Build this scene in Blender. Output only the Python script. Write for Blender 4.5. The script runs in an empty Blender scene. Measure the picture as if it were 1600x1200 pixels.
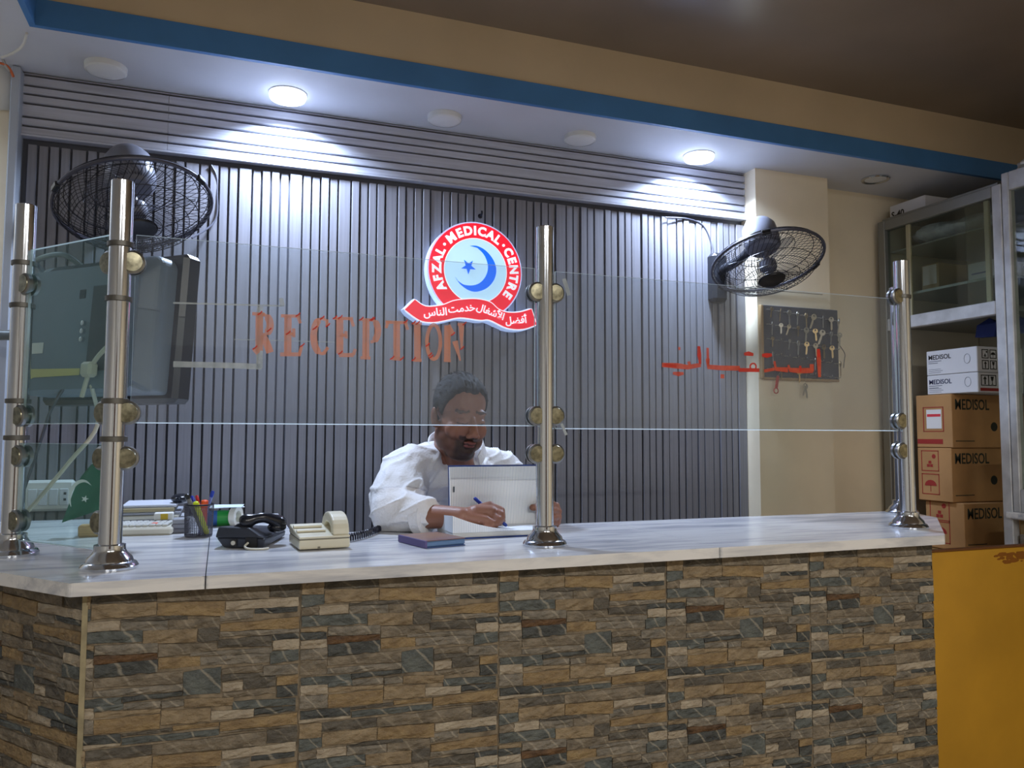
import bpy, bmesh, math, random
from mathutils import Vector, Matrix, noise, Euler
random.seed(7)
scene = bpy.context.scene
C = scene.collection
PI = math.pi

# ------------------------------------------------------------------ camera
H = 1.333                                   # eye height of the photographer
YAW, PITCH, ROLL, FPX = math.radians(20.27), math.radians(3.733), math.radians(.176), 1228.6
_f = Vector((math.sin(YAW)*math.cos(PITCH), math.cos(YAW)*math.cos(PITCH), math.sin(PITCH)))
_r = Vector((math.cos(YAW), -math.sin(YAW), 0))
_u = _r.cross(_f)
_r2 = math.cos(ROLL)*_r + math.sin(ROLL)*_u
_u2 = -math.sin(ROLL)*_r + math.cos(ROLL)*_u
cam_data = bpy.data.cameras.new('camera')
cam_data.sensor_fit = 'HORIZONTAL'; cam_data.sensor_width = 36
cam_data.lens = FPX/1600*36
cam_data.clip_start = .05; cam_data.clip_end = 60
cam = bpy.data.objects.new('camera', cam_data); C.objects.link(cam)
cam.matrix_world = Matrix(((_r2.x, _u2.x, -_f.x, 0), (_r2.y, _u2.y, -_f.y, 0), (_r2.z, _u2.z, -_f.z, H), (0, 0, 0, 1)))
scene.camera = cam

# ------------------------------------------------------------------ world, exposure
world = bpy.data.worlds.new('world'); scene.world = world; world.use_nodes = True
bg = world.node_tree.nodes['Background']
bg.inputs[0].default_value = (.55, .5, .45, 1); bg.inputs[1].default_value = .12
vs = scene.view_settings
vs.view_transform = 'Standard'; vs.look = 'None'; vs.gamma = 1; vs.use_curve_mapping = False
vs.exposure = 0.0

LOBBY_W = 76        # ceiling tube lamps of the waiting hall
DOWN_W = 22         # recessed lamps over the desk
SPILL_W = 0

# ------------------------------------------------------------------ pixel of the survey -> point on a plane of the room
def ray(x, y):
    a, b = (x-800)/FPX, (y-600)/FPX
    return _r2*a - _u2*b + _f
def atY(x, y, Y):
    r = ray(x, y); p = r*(Y/r.y); p.z += H; return p
def atX(x, y, X):
    r = ray(x, y); p = r*(X/r.x); p.z += H; return p
def atZ(x, y, Z):
    r = ray(x, y); p = r*((Z-H)/r.z); p.z += H; return p

# ------------------------------------------------------------------ materials
def lin(c):
    def g(u):
        u /= 255
        return u/12.92 if u <= .04045 else ((u+.055)/1.055)**2.4
    return (g(c[0]), g(c[1]), g(c[2]), 1)
MATS = {}
def mat(name, rgb, rough=.5, metal=0, var=0, vscale=8, bump=0, bscale=40, emit=None, estr=1, stretch=None, spec=.5, coat=0, rgb2=None):
    if name in MATS: return MATS[name]
    m = bpy.data.materials.new(name); m.use_nodes = True
    nt = m.node_tree; b = nt.nodes['Principled BSDF']
    b.inputs['Base Color'].default_value = lin(rgb)
    b.inputs['Roughness'].default_value = rough
    b.inputs['Metallic'].default_value = metal
    b.inputs['Specular IOR Level'].default_value = spec
    b.inputs['Coat Weight'].default_value = coat
    co = nt.nodes.new('ShaderNodeTexCoord'); src = co.outputs['Object']
    if stretch:
        mp = nt.nodes.new('ShaderNodeMapping'); mp.inputs['Scale'].default_value = stretch
        nt.links.new(src, mp.inputs[0]); src = mp.outputs[0]
    if var or rgb2:
        n = nt.nodes.new('ShaderNodeTexNoise'); n.inputs['Scale'].default_value = vscale
        n.inputs['Detail'].default_value = 5; nt.links.new(src, n.inputs[0])
        rp = nt.nodes.new('ShaderNodeValToRGB')
        rp.color_ramp.elements[0].position = .3; rp.color_ramp.elements[1].position = .7
        if rgb2:
            rp.color_ramp.elements[0].color = lin(rgb2); rp.color_ramp.elements[1].color = lin(rgb)
        else:
            rp.color_ramp.elements[0].color = lin([max(0, c*(1-var)) for c in rgb])
            rp.color_ramp.elements[1].color = lin([min(255, c*(1+var)) for c in rgb])
        nt.links.new(n.outputs[0], rp.inputs[0]); nt.links.new(rp.outputs[0], b.inputs['Base Color'])
    if bump:
        n2 = nt.nodes.new('ShaderNodeTexNoise'); n2.inputs['Scale'].default_value = bscale
        n2.inputs['Detail'].default_value = 4; nt.links.new(src, n2.inputs[0])
        bp = nt.nodes.new('ShaderNodeBump'); bp.inputs['Strength'].default_value = bump; bp.inputs['Distance'].default_value = .01
        nt.links.new(n2.outputs[0], bp.inputs['Height']); nt.links.new(bp.outputs[0], b.inputs['Normal'])
    if emit:
        b.inputs['Emission Color'].default_value = lin(emit); b.inputs['Emission Strength'].default_value = estr
    MATS[name] = m
    return m

def glass(name, tint, haze, dust=(150, 160, 170), refl=.025):
    m = bpy.data.materials.new(name); m.use_nodes = True; nt = m.node_tree; nt.nodes.clear()
    out = nt.nodes.new('ShaderNodeOutputMaterial')
    tr = nt.nodes.new('ShaderNodeBsdfTransparent'); tr.inputs[0].default_value = lin(tint)
    df = nt.nodes.new('ShaderNodeBsdfDiffuse'); df.inputs[0].default_value = lin(dust)
    m1 = nt.nodes.new('ShaderNodeMixShader')
    n = nt.nodes.new('ShaderNodeTexNoise'); n.inputs['Scale'].default_value = 5; n.inputs['Detail'].default_value = 6
    co = nt.nodes.new('ShaderNodeTexCoord'); nt.links.new(co.outputs['Object'], n.inputs[0])
    mr = nt.nodes.new('ShaderNodeMapRange'); mr.inputs[1].default_value = .3; mr.inputs[2].default_value = .7
    mr.inputs[3].default_value = haze*.75; mr.inputs[4].default_value = haze*1.25
    nt.links.new(n.outputs[0], mr.inputs[0]); nt.links.new(mr.outputs[0], m1.inputs[0])
    nt.links.new(tr.outputs[0], m1.inputs[1]); nt.links.new(df.outputs[0], m1.inputs[2])
    gl = nt.nodes.new('ShaderNodeBsdfGlossy'); gl.inputs['Roughness'].default_value = .02
    lw = nt.nodes.new('ShaderNodeLayerWeight'); lw.inputs[0].default_value = .5
    pw = nt.nodes.new('ShaderNodeMath'); pw.operation = 'POWER'; pw.inputs[1].default_value = 5; nt.links.new(lw.outputs['Facing'], pw.inputs[0])
    fr = nt.nodes.new('ShaderNodeMath'); fr.operation = 'MULTIPLY_ADD'; fr.inputs[1].default_value = .9; fr.inputs[2].default_value = refl; nt.links.new(pw.outputs[0], fr.inputs[0])
    m2 = nt.nodes.new('ShaderNodeMixShader'); nt.links.new(fr.outputs[0], m2.inputs[0])
    nt.links.new(m1.outputs[0], m2.inputs[1]); nt.links.new(gl.outputs[0], m2.inputs[2])
    nt.links.new(m2.outputs[0], out.inputs[0]); MATS[name] = m
    return m

def stone_mat(name, rgb, rgb2, vein=.0):
    m = bpy.data.materials.new(name); m.use_nodes = True; nt = m.node_tree; b = nt.nodes['Principled BSDF']
    b.inputs['Roughness'].default_value = .62; b.inputs['Specular IOR Level'].default_value = .35
    co = nt.nodes.new('ShaderNodeTexCoord')
    oi = nt.nodes.new('ShaderNodeObjectInfo')
    n = nt.nodes.new('ShaderNodeTexNoise'); n.inputs['Scale'].default_value = 26; n.inputs['Detail'].default_value = 6; n.inputs['Roughness'].default_value = .65
    mp = nt.nodes.new('ShaderNodeMapping'); mp.inputs['Rotation'].default_value = (0, math.radians(30), 0); mp.inputs['Scale'].default_value = (.9, 1, 1.4)
    nt.links.new(co.outputs['Object'], mp.inputs[0]); nt.links.new(mp.outputs[0], n.inputs[0])
    rp = nt.nodes.new('ShaderNodeValToRGB'); e = rp.color_ramp.elements
    e[0].position = .34; e[0].color = lin(rgb2); e[1].position = .66; e[1].color = lin(rgb)
    nt.links.new(n.outputs[0], rp.inputs[0]); last = rp.outputs[0]
    if vein:
        w = nt.nodes.new('ShaderNodeTexWave'); w.inputs['Scale'].default_value = 7; w.inputs['Distortion'].default_value = 6; w.inputs['Detail'].default_value = 3
        mv = nt.nodes.new('ShaderNodeMapping'); mv.inputs['Rotation'].default_value = (0, math.radians(42), 0)
        nt.links.new(co.outputs['Object'], mv.inputs[0]); nt.links.new(mv.outputs[0], w.inputs[0])
        r2 = nt.nodes.new('ShaderNodeValToRGB'); r2.color_ramp.elements[0].position = .965; r2.color_ramp.elements[0].color = (0, 0, 0, 1)
        r2.color_ramp.elements[1].position = 1; r2.color_ramp.elements[1].color = (vein, vein, vein, 1)
        nt.links.new(w.outputs[0], r2.inputs[0])
        mx = nt.nodes.new('ShaderNodeMixRGB'); mx.inputs[2].default_value = lin((190, 180, 160))
        nt.links.new(r2.outputs[0], mx.inputs[0]); nt.links.new(last, mx.inputs[1]); last = mx.outputs[0]
    nt.links.new(last, b.inputs['Base Color'])
    n2 = nt.nodes.new('ShaderNodeTexNoise'); n2.inputs['Scale'].default_value = 60; n2.inputs['Detail'].default_value = 5
    nt.links.new(mp.outputs[0], n2.inputs[0])
    bp = nt.nodes.new('ShaderNodeBump'); bp.inputs['Strength'].default_value = .8; bp.inputs['Distance'].default_value = .012
    rg = nt.nodes.new('ShaderNodeMapping'); rg.inputs['Rotation'].default_value = (0, math.radians(-38), 0); rg.inputs['Scale'].default_value = (.75, 1, 1.3)
    nt.links.new(co.outputs['Object'], rg.inputs[0]); nt.links.new(rg.outputs[0], n2.inputs[0]); nt.links.new(n2.outputs[0], bp.inputs['Height']); nt.links.new(bp.outputs[0], b.inputs['Normal'])
    MATS[name] = m
    return m

def marble_mat():
    m = bpy.data.materials.new('white marble'); m.use_nodes = True; nt = m.node_tree; b = nt.nodes['Principled BSDF']
    b.inputs['Roughness'].default_value = .17; b.inputs['Specular IOR Level'].default_value = .5
    co = nt.nodes.new('ShaderNodeTexCoord')
    mp = nt.nodes.new('ShaderNodeMapping'); mp.inputs['Rotation'].default_value = (0, 0, math.radians(-24)); mp.inputs['Scale'].default_value = (.7, 5, 5)
    nt.links.new(co.outputs['Object'], mp.inputs[0])
    n = nt.nodes.new('ShaderNodeTexNoise'); n.inputs['Scale'].default_value = 4.5; n.inputs['Detail'].default_value = 8; n.inputs['Roughness'].default_value = .6; n.inputs['Distortion'].default_value = .4
    nt.links.new(mp.outputs[0], n.inputs[0])
    rp = nt.nodes.new('ShaderNodeValToRGB'); e = rp.color_ramp.elements
    e[0].position = .33; e[0].color = lin((170, 174, 184)); e[1].position = .56; e[1].color = lin((226, 226, 227))
    nt.links.new(n.outputs[0], rp.inputs[0]); nt.links.new(rp.outputs[0], b.inputs['Base Color'])
    MATS['marble'] = m
    return m

# ------------------------------------------------------------------ mesh helpers
class MB:
    def __init__(s): s.v = []; s.f = []; s.m = []; s.s = []
    def add(s, vs, fs, M=None, mi=0, smooth=False):
        o = len(s.v)
        s.v += [tuple(M @ Vector(p)) if M is not None else tuple(p) for p in vs]
        for f in fs:
            s.f.append([i+o for i in f]); s.m.append(mi); s.s.append(smooth)
        return s
    def box(s, lo, hi, M=None, mi=0):
        x0, y0, z0 = lo; x1, y1, z1 = hi
        return s.add([(x0,y0,z0),(x1,y0,z0),(x1,y1,z0),(x0,y1,z0),(x0,y0,z1),(x1,y0,z1),(x1,y1,z1),(x0,y1,z1)],
            [(3,2,1,0),(4,5,6,7),(0,1,5,4),(1,2,6,5),(2,3,7,6),(3,0,4,7)], M, mi)
    def rbox(s, lo, hi, r, M=None, mi=0):                  # box with chamfered edges
        c = [(lo[i]+hi[i])/2 for i in range(3)]; h = [(hi[i]-lo[i])/2 for i in range(3)]
        r = min(r, *[x*.49 for x in h]); vs = []; idx = {}
        for sx in (-1, 1):
            for sy in (-1, 1):
                for sz in (-1, 1):
                    sg = (sx, sy, sz)
                    for a in range(3):
                        idx[sg, a] = len(vs)
                        vs.append(tuple(c[i]+sg[i]*(h[i] if i == a else h[i]-r) for i in range(3)))
        fs = []
        def orient(f):
            p = [Vector(vs[i]) for i in f]; n = (p[1]-p[0]).cross(p[2]-p[0]); ctr = sum(p, Vector())/len(p)-Vector(c)
            return f if n.dot(ctr) > 0 else f[::-1]
        for a in range(3):
            b, d = [(1, 2), (0, 2), (0, 1)][a]
            for sg in (-1, 1):
                f = []
                for sb, sd in ((-1,-1),(1,-1),(1,1),(-1,1)):
                    t = [0,0,0]; t[a] = sg; t[b] = sb; t[d] = sd; f.append(idx[tuple(t), a])
                fs.append(orient(f))
            for sb in (-1, 1):
                for sd in (-1, 1):
                    t0 = [0,0,0]; t1 = [0,0,0]; t0[a] = -1; t1[a] = 1; t0[b] = t1[b] = sb; t0[d] = t1[d] = sd
                    fs.append(orient([idx[tuple(t0), b], idx[tuple(t1), b], idx[tuple(t1), d], idx[tuple(t0), d]]))
        for sx in (-1, 1):
            for sy in (-1, 1):
                for sz in (-1, 1):
                    fs.append(orient([idx[(sx,sy,sz), a] for a in range(3)]))
        return s.add(vs, fs, M, mi)
    def lathe(s, prof, n=24, M=None, mi=0, smooth=True, caps=True):
        vs = []; fs = []
        for r, z in prof:
            for k in range(n):
                a = 2*PI*k/n; vs.append((r*math.cos(a), r*math.sin(a), z))
        for i in range(len(prof)-1):
            for k in range(n):
                k2 = (k+1) % n; fs.append((i*n+k, i*n+k2, (i+1)*n+k2, (i+1)*n+k))
        s.add(vs, fs, M, mi, smooth)
        if caps:
            s.add(vs[:n], [list(range(n))[::-1]], M, mi); s.add(vs[-n:], [list(range(n))], M, mi)
        return s
    def tube(s, pts, r, n=8, closed=False, mi=0, M=None, smooth=True):
        P = [Vector(p) for p in pts]; N = len(P); vs = []; fs = []; prev = None
        for i in range(N):
            if closed: t = P[(i+1) % N]-P[i-1]
            else: t = P[min(i+1, N-1)]-P[max(i-1, 0)]
            t.normalize()
            if prev is None:
                a = Vector((0,0,1)) if abs(t.z) < .9 else Vector((1,0,0)); u = t.cross(a).normalized()
            else:
                u = (prev-t*prev.dot(t)).normalized()
            prev = u; w = t.cross(u); rr = r[i] if isinstance(r, (list, tuple)) else r
            for k in range(n):
                a = 2*PI*k/n; vs.append(P[i]+u*(rr*math.cos(a))+w*(rr*math.sin(a)))
        for i in range(N if closed else N-1):
            j = (i+1) % N
            for k in range(n):
                k2 = (k+1) % n; fs.append((i*n+k, i*n+k2, j*n+k2, j*n+k))
        s.add(vs, fs, M, mi, smooth)
        if not closed:
            s.add(vs[:n], [list(range(n))[::-1]], M, mi); s.add(vs[-n:], [list(range(n))], M, mi)
        return s
    def prism(s, poly, d0, d1, M=None, mi=0, mside=None):    # polygon in local XZ seen from -Y, extruded along Y (d0 = front)
        n = len(poly)
        A = sum(poly[i][0]*poly[(i+1) % n][1]-poly[(i+1) % n][0]*poly[i][1] for i in range(n))
        if A < 0: poly = poly[::-1]
        vs = [(x, d0, z) for x, z in poly]+[(x, d1, z) for x, z in poly]
        s.add(vs, [list(range(n)), list(range(n, 2*n))[::-1]], M, mi)
        s.add(vs, [(i, i+n, (i+1) % n+n, (i+1) % n) for i in range(n)], M, mi if mside is None else mside)
        return s
    def slab(s, poly, z0, z1, mi=0, mside=None):             # polygon in XY, extruded along Z
        n = len(poly)
        A = sum(poly[i][0]*poly[(i+1) % n][1]-poly[(i+1) % n][0]*poly[i][1] for i in range(n))
        if A < 0: poly = poly[::-1]
        vs = [(x, y, z0) for x, y in poly]+[(x, y, z1) for x, y in poly]
        s.add(vs, [list(range(n))[::-1], list(range(n, 2*n))], None, mi)
        s.add(vs, [(i, (i+1) % n, (i+1) % n+n, i+n) for i in range(n)], None, mi if mside is None else mside)
        return s
    def ell(s, c, r, M=None, nu=20, nv=12, mi=0):
        vs = [(c[0], c[1], c[2]-r[2])]; fs = []
        for i in range(1, nv):
            th = PI*i/nv
            for k in range(nu):
                a = 2*PI*k/nu
                vs.append((c[0]+r[0]*math.sin(th)*math.cos(a), c[1]+r[1]*math.sin(th)*math.sin(a), c[2]-r[2]*math.cos(th)))
        vs.append((c[0], c[1], c[2]+r[2])); t = len(vs)-1
        for k in range(nu):
            k2 = (k+1) % nu
            fs.append((0, 1+k2, 1+k)); fs.append((t, t-nu+k, t-nu+k2))
            for i in range(nv-2):
                a = 1+i*nu; fs.append((a+k, a+k2, a+nu+k2, a+nu+k))
        return s.add(vs, fs, M, mi, True)
    def cap(s, a, b, ra, rb, n=14, mi=0):                     # tapered capsule
        a, b = Vector(a), Vector(b); d = (b-a); L = d.length or 1e-6; d /= L
        pts = []; rs = []
        for k in range(5):
            t = math.sin(PI/2*k/4); q = math.sqrt(max(0, 1-(1-t)**2)) if k else 0.02
            pts.append(a-d*ra*(1-t)); rs.append(max(ra*q, ra*.05))
        for k in range(5):
            t = math.sin(PI/2*(4-k)/4); q = math.sqrt(max(0, 1-(1-t)**2)) if k < 4 else .02
            pts.append(b+d*rb*(1-t)); rs.append(max(rb*q, rb*.05))
        return s.tube(pts, rs, n, mi=mi)

def origin_of(o):
    v = Vector((0, 0, 0))
    while o is not None: v += o.location; o = o.parent
    return v
def to_mesh(name, mb, mats):
    me = bpy.data.meshes.new(name); me.from_pydata([tuple(p) for p in mb.v], [], mb.f)
    for m in (mats if isinstance(mats, (list, tuple)) else [mats]): me.materials.append(m)
    me.polygons.foreach_set('material_index', mb.m); me.polygons.foreach_set('use_smooth', mb.s); me.update()
    if any(mb.s): me.set_sharp_from_angle(angle=math.radians(38))
    return me
def build(name, mb, mats, parent=None, loc=None):             # mesh in world coordinates -> object (origin at its parent's or its own base)
    if loc is None:
        if parent is not None: off = origin_of(parent)
        else:
            xs = [p[0] for p in mb.v]; ys = [p[1] for p in mb.v]; zs = [p[2] for p in mb.v]
            off = Vector(((min(xs)+max(xs))/2, (min(ys)+max(ys))/2, min(zs)))
    else: off = Vector(loc)
    mb.v = [(p[0]-off.x, p[1]-off.y, p[2]-off.z) for p in mb.v]
    o = bpy.data.objects.new(name, to_mesh(name, mb, mats)); C.objects.link(o)
    if parent is not None: o.parent = parent; o.location = off-origin_of(parent)
    else: o.location = off
    return o
def tag(o, label, cat, group=None):
    o['label'] = label; o['category'] = cat
    if group: o['group'] = group
    return o
def thing(name, label, cat, loc, group=None):
    o = bpy.data.objects.new(name, None); C.objects.link(o); o.location = Vector(loc); o.empty_display_size = .05
    return tag(o, label, cat, group)
def struct(name, mb, mats, parent=None):
    o = build(name, mb, mats, parent)
    if parent is None: o['kind'] = 'structure'
    return o
def frame(origin, x, y=None, z=None):                          # matrix from an origin and axes
    x = Vector(x).normalized()
    if z is not None:
        z = Vector(z); z = (z-x*z.dot(x)).normalized(); y = z.cross(x)
    else:
        y = Vector(y); y = (y-x*y.dot(x)).normalized(); z = x.cross(y)
    return Matrix(((x.x, y.x, z.x, origin[0]), (x.y, y.y, z.y, origin[1]), (x.z, y.z, z.z, origin[2]), (0, 0, 0, 1)))
def axis_frame(origin, n):
    n = Vector(n).normalized(); a = Vector((0, 0, 1)) if abs(n.z) < .95 else Vector((1, 0, 0))
    x = a.cross(n).normalized(); y = n.cross(x)
    return Matrix(((x.x, y.x, n.x, origin[0]), (x.y, y.y, n.y, origin[1]), (x.z, y.z, n.z, origin[2]), (0, 0, 0, 1)))
def bez(p0, p1, p2, p3, n=12):
    p0, p1, p2, p3 = map(Vector, (p0, p1, p2, p3)); out = []
    for i in range(n+1):
        t = i/n; out.append(p0*(1-t)**3+p1*3*t*(1-t)**2+p2*3*t*t*(1-t)+p3*t**3)
    return out
def smooth_path(pts, n=6):
    P = [Vector(p) for p in pts]; out = []
    for i in range(len(P)-1):
        a = P[max(i-1, 0)]; b = P[i]; c = P[i+1]; d = P[min(i+2, len(P)-1)]
        for k in range(n):
            t = k/n
            out.append(.5*((2*b)+(c-a)*t+(2*a-5*b+4*c-d)*t*t+(3*b-a-3*c+d)*t**3))
    out.append(P[-1]); return out
def text_mb(body, size, extrude=.0005, bold=0, center=True):    # flat lettering in local XZ, facing -Y
    cu = bpy.data.curves.new('t', 'FONT'); cu.body = body; cu.size = size; cu.extrude = extrude; cu.offset = bold
    cu.resolution_u = 3
    if center: cu.align_x = 'CENTER'; cu.align_y = 'CENTER'
    o = bpy.data.objects.new('t', cu); C.objects.link(o)
    dg = bpy.context.evaluated_depsgraph_get(); me = bpy.data.meshes.new_from_object(o.evaluated_get(dg))
    mb = MB(); mb.add([(v.co.x, -v.co.z, v.co.y) for v in me.vertices], [list(p.vertices) for p in me.polygons])
    bpy.data.objects.remove(o); bpy.data.curves.remove(cu); bpy.data.meshes.remove(me)
    return mb
def moved(mb, M):
    mb.v = [tuple(M @ Vector(p)) for p in mb.v]; return mb
def blob(mb, voxel, smooth=4):                                   # weld overlapping solids into one continuous skin
    me = bpy.data.meshes.new('b'); me.from_pydata(mb.v, [], mb.f); me.update()
    o = bpy.data.objects.new('b', me); C.objects.link(o)
    md = o.modifiers.new('r', 'REMESH'); md.mode = 'VOXEL'; md.voxel_size = voxel; md.use_smooth_shade = True
    if smooth:
        sm = o.modifiers.new('s', 'SMOOTH'); sm.factor = .5; sm.iterations = smooth
    dg = bpy.context.evaluated_depsgraph_get(); out = bpy.data.meshes.new_from_object(o.evaluated_get(dg))
    bpy.data.objects.remove(o); bpy.data.meshes.remove(me)
    return out
def ordinal(i): return ['first', 'second', 'third', 'fourth', 'fifth', 'sixth', 'seventh', 'eighth', 'ninth'][i]
# ------------------------------------------------------------------ shared materials
chrome = mat('polished steel', (204, 208, 214), .13, 1, bump=.02, bscale=6)
steel_dark = mat('brushed clamp steel', (150, 152, 152), .35, 1)
cap_m = mat('mottled olive clamp face', (136, 132, 112), .3, 1, var=.2, vscale=90)  # clamp faces in a mottled olive tint, darker than the clamp steel
collar_m = mat('dull clamp band', (105, 104, 100), .45, .8)
plaster = mat('cream painted plaster', (246, 232, 204), .7, var=.03, vscale=3)
plaster_beige = mat('beige fascia paint', (208, 188, 156), .6, var=.04, vscale=2)
soffit_white = mat('white soffit paint', (206, 208, 214), .55, var=.02, vscale=3)
blue_paint = mat('blue painted band', (70, 126, 184), .5, var=.05, vscale=4)
shaded_ceiling = mat('shade-browned gloss ceiling', (132, 116, 100), .28, var=.1, vscale=1.2)  # beige ceiling paint, browned in colour to stand in for the weak light
floor_m = mat('beige floor tile', (150, 135, 112), .3, var=.06, vscale=3)
lobby_wall = mat('warm lobby plaster', (204, 204, 202), .7, var=.03, vscale=2)
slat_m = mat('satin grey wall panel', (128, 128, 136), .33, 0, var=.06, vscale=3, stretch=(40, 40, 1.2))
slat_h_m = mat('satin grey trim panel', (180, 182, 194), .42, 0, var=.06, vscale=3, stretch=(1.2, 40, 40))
groove_m = mat('dark panel groove', (70, 72, 82), .5)
white_plastic = mat('white plastic', (218, 218, 214), .4)
black_plastic = mat('black plastic', (30, 32, 38), .38)
black_metal = mat('black lacquered wire', (26, 26, 34), .3, .3)

YW, YP = 3.10, 2.996             # panelled wall, pillar face
ZS = H+1.254                     # soffit underside
YS = 2.719                       # soffit front
ZC = H+1.528                     # hall ceiling
XR = 3.82                        # right wall

# ------------------------------------------------------------------ room shell
struct('floor', MB().box((-3, -3.6, -.06), (4.6, 3.3, 0)), floor_m)
struct('ceiling', MB().box((-3, -3.6, ZC), (4.6, YS+.6, ZC+.06)), shaded_ceiling)
wb = struct('wall_back', MB().box((-1.6, YW+.02, 0), (XR, YW+.14, ZC)), plaster)
struct('wall_right', MB().box((XR, -3.6, 0), (XR+.12, YW+.14, ZC)), plaster)
struct('wall_left', MB().box((-1.72, -3.6, 0), (-1.6, YW+.14, ZC)), lobby_wall)
struct('wall_front', MB().box((-3, -3.72, 0), (4.6, -3.6, ZC)), lobby_wall)
d1 = struct('reflection_door', MB().rbox((-.35, -3.6, 0), (1.15, -3.56, 2.1), .004), mat('dark brown reflection door', (84, 58, 42), .35, var=.15, vscale=3, stretch=(6, 6, 1)))  # unseen door, added so the chrome posts reflect a brown core
for xx in (-.30, .42): build('reflection_door_panel', MB().rbox((xx, -3.565, .15), (xx+.66, -3.545, 1.95), .01), mat('reflection door panel', (70, 48, 36), .3), d1)
pil = struct('wall_pillar', MB().box((2.318, YP, 0), (2.742, YW+.02, ZS)), plaster)

so = struct('ceiling_soffit', MB().slab([(-1.6, -3.6), (-.585, -3.6), (-.585, YS), (XR, YS), (XR, YW+.02), (-1.6, YW+.02)], ZS, ZS+.02), soffit_white)
build('fascia', MB().slab([(-.585, -3.6), (-.573, -3.6), (-.573, YS-.012), (XR, YS-.012), (XR, YS), (-.585, YS)], ZS+.083, ZC), plaster_beige, so)
build('blue_band', MB().slab([(-.585, -3.6), (-.567, -3.6), (-.567, YS-.018), (XR, YS-.018), (XR, YS), (-.585, YS)], ZS-.001, ZS+.084), blue_paint, so)

# panelled wall: one vertical slat after another (one broad, four narrow), each its own piece
wp = struct('wall_panelling', MB().box((-.672, YW+.004, .02), (2.318, YW+.02, ZS-.002)), groove_m)
SLZ = H+1.033
def slat_mesh(w, h, nm):
    mb = MB(); g = .0026; d = .017
    pr = [(g, 0), (g+.0004, -d+.0016), (g+.0022, -d), (w-g-.0016, -d), (w-g, 0)]
    mb.add([(x, y, 0) for x, y in pr]+[(x, y, h) for x, y in pr], [(0,1,6,5),(1,2,7,6),(2,3,8,7),(3,4,9,8),(9,8,7,6,5),(0,4,3,2,1)][:5])
    mb.add([(x, y, 0) for x, y in pr], [(4,3,2,1,0)][0:1])
    for i in range(len(mb.f)): mb.f[i] = mb.f[i][::1]
    return to_mesh(nm, mb, slat_m)
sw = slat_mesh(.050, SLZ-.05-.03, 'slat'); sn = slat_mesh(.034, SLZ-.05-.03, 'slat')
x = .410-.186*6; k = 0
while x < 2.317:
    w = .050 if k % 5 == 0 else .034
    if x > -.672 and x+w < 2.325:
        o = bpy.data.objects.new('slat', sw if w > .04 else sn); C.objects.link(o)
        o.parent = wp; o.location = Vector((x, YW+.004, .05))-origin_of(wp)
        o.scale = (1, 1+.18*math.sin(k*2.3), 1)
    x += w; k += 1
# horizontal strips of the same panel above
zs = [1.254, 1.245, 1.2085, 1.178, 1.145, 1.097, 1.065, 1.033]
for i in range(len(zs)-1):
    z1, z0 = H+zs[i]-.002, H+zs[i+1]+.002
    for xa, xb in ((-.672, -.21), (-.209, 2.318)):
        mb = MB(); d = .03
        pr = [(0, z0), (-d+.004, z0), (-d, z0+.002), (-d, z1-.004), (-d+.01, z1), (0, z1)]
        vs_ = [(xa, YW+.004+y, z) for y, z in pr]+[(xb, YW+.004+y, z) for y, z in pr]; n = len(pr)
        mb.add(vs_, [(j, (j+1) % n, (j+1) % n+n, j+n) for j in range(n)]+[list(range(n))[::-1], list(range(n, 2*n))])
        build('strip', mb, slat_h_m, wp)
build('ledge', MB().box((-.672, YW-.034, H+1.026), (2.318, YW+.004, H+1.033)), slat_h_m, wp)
# light grey board closing the panelling on the left
eb = build('trim_1', MB().rbox((-.700, YW-.075, .0), (-.672, YW+.02, ZS-.004), .004), mat('pale grey edge board', (176, 184, 196), .5)); eb['kind'] = 'structure'

# ------------------------------------------------------------------ lights that the room has
def lamp_data(name, loc, power, color, size, rot=(0, 0, 0), size_y=None, spread=None):
    l = bpy.data.lights.new(name, 'AREA'); l.energy = power; l.color = color
    if size_y: l.shape = 'RECTANGLE'; l.size = size; l.size_y = size_y
    else: l.shape = 'DISK'; l.size = size
    if spread: l.spread = spread
    o = bpy.data.objects.new(name, l); C.objects.link(o); o.location = loc; o.rotation_euler = rot
    return o
lamp_on = mat('lit lamp diffuser', (255, 255, 255), .4, emit=(206, 222, 255), estr=7)
lamp_off = mat('unlit lamp diffuser', (226, 226, 224), .35)
lamps = [(-1.3, 2.93, 1, 'lit round ceiling lamp in the soffit beyond the grey edge board'), (-.40, 2.93, 0, 'unlit round white ceiling lamp nearest the left wall, above the fan'),
         (.20, 2.935, 1, 'lit round ceiling lamp left of the unlit pair, shining on grey panelling'),
         (.795, 2.93, 0, 'unlit round white ceiling lamp above the red round sign, left of the unlit pair'),
         (1.383, 2.93, 0, 'unlit round white ceiling lamp next to the lit lamp on the right'),
         (1.977, 2.945, 1, 'lit round ceiling lamp beside the white pillar'),
         (2.961, 2.913, 0, 'unlit recessed ceiling spot with a chrome rim near the cabinet')]
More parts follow.
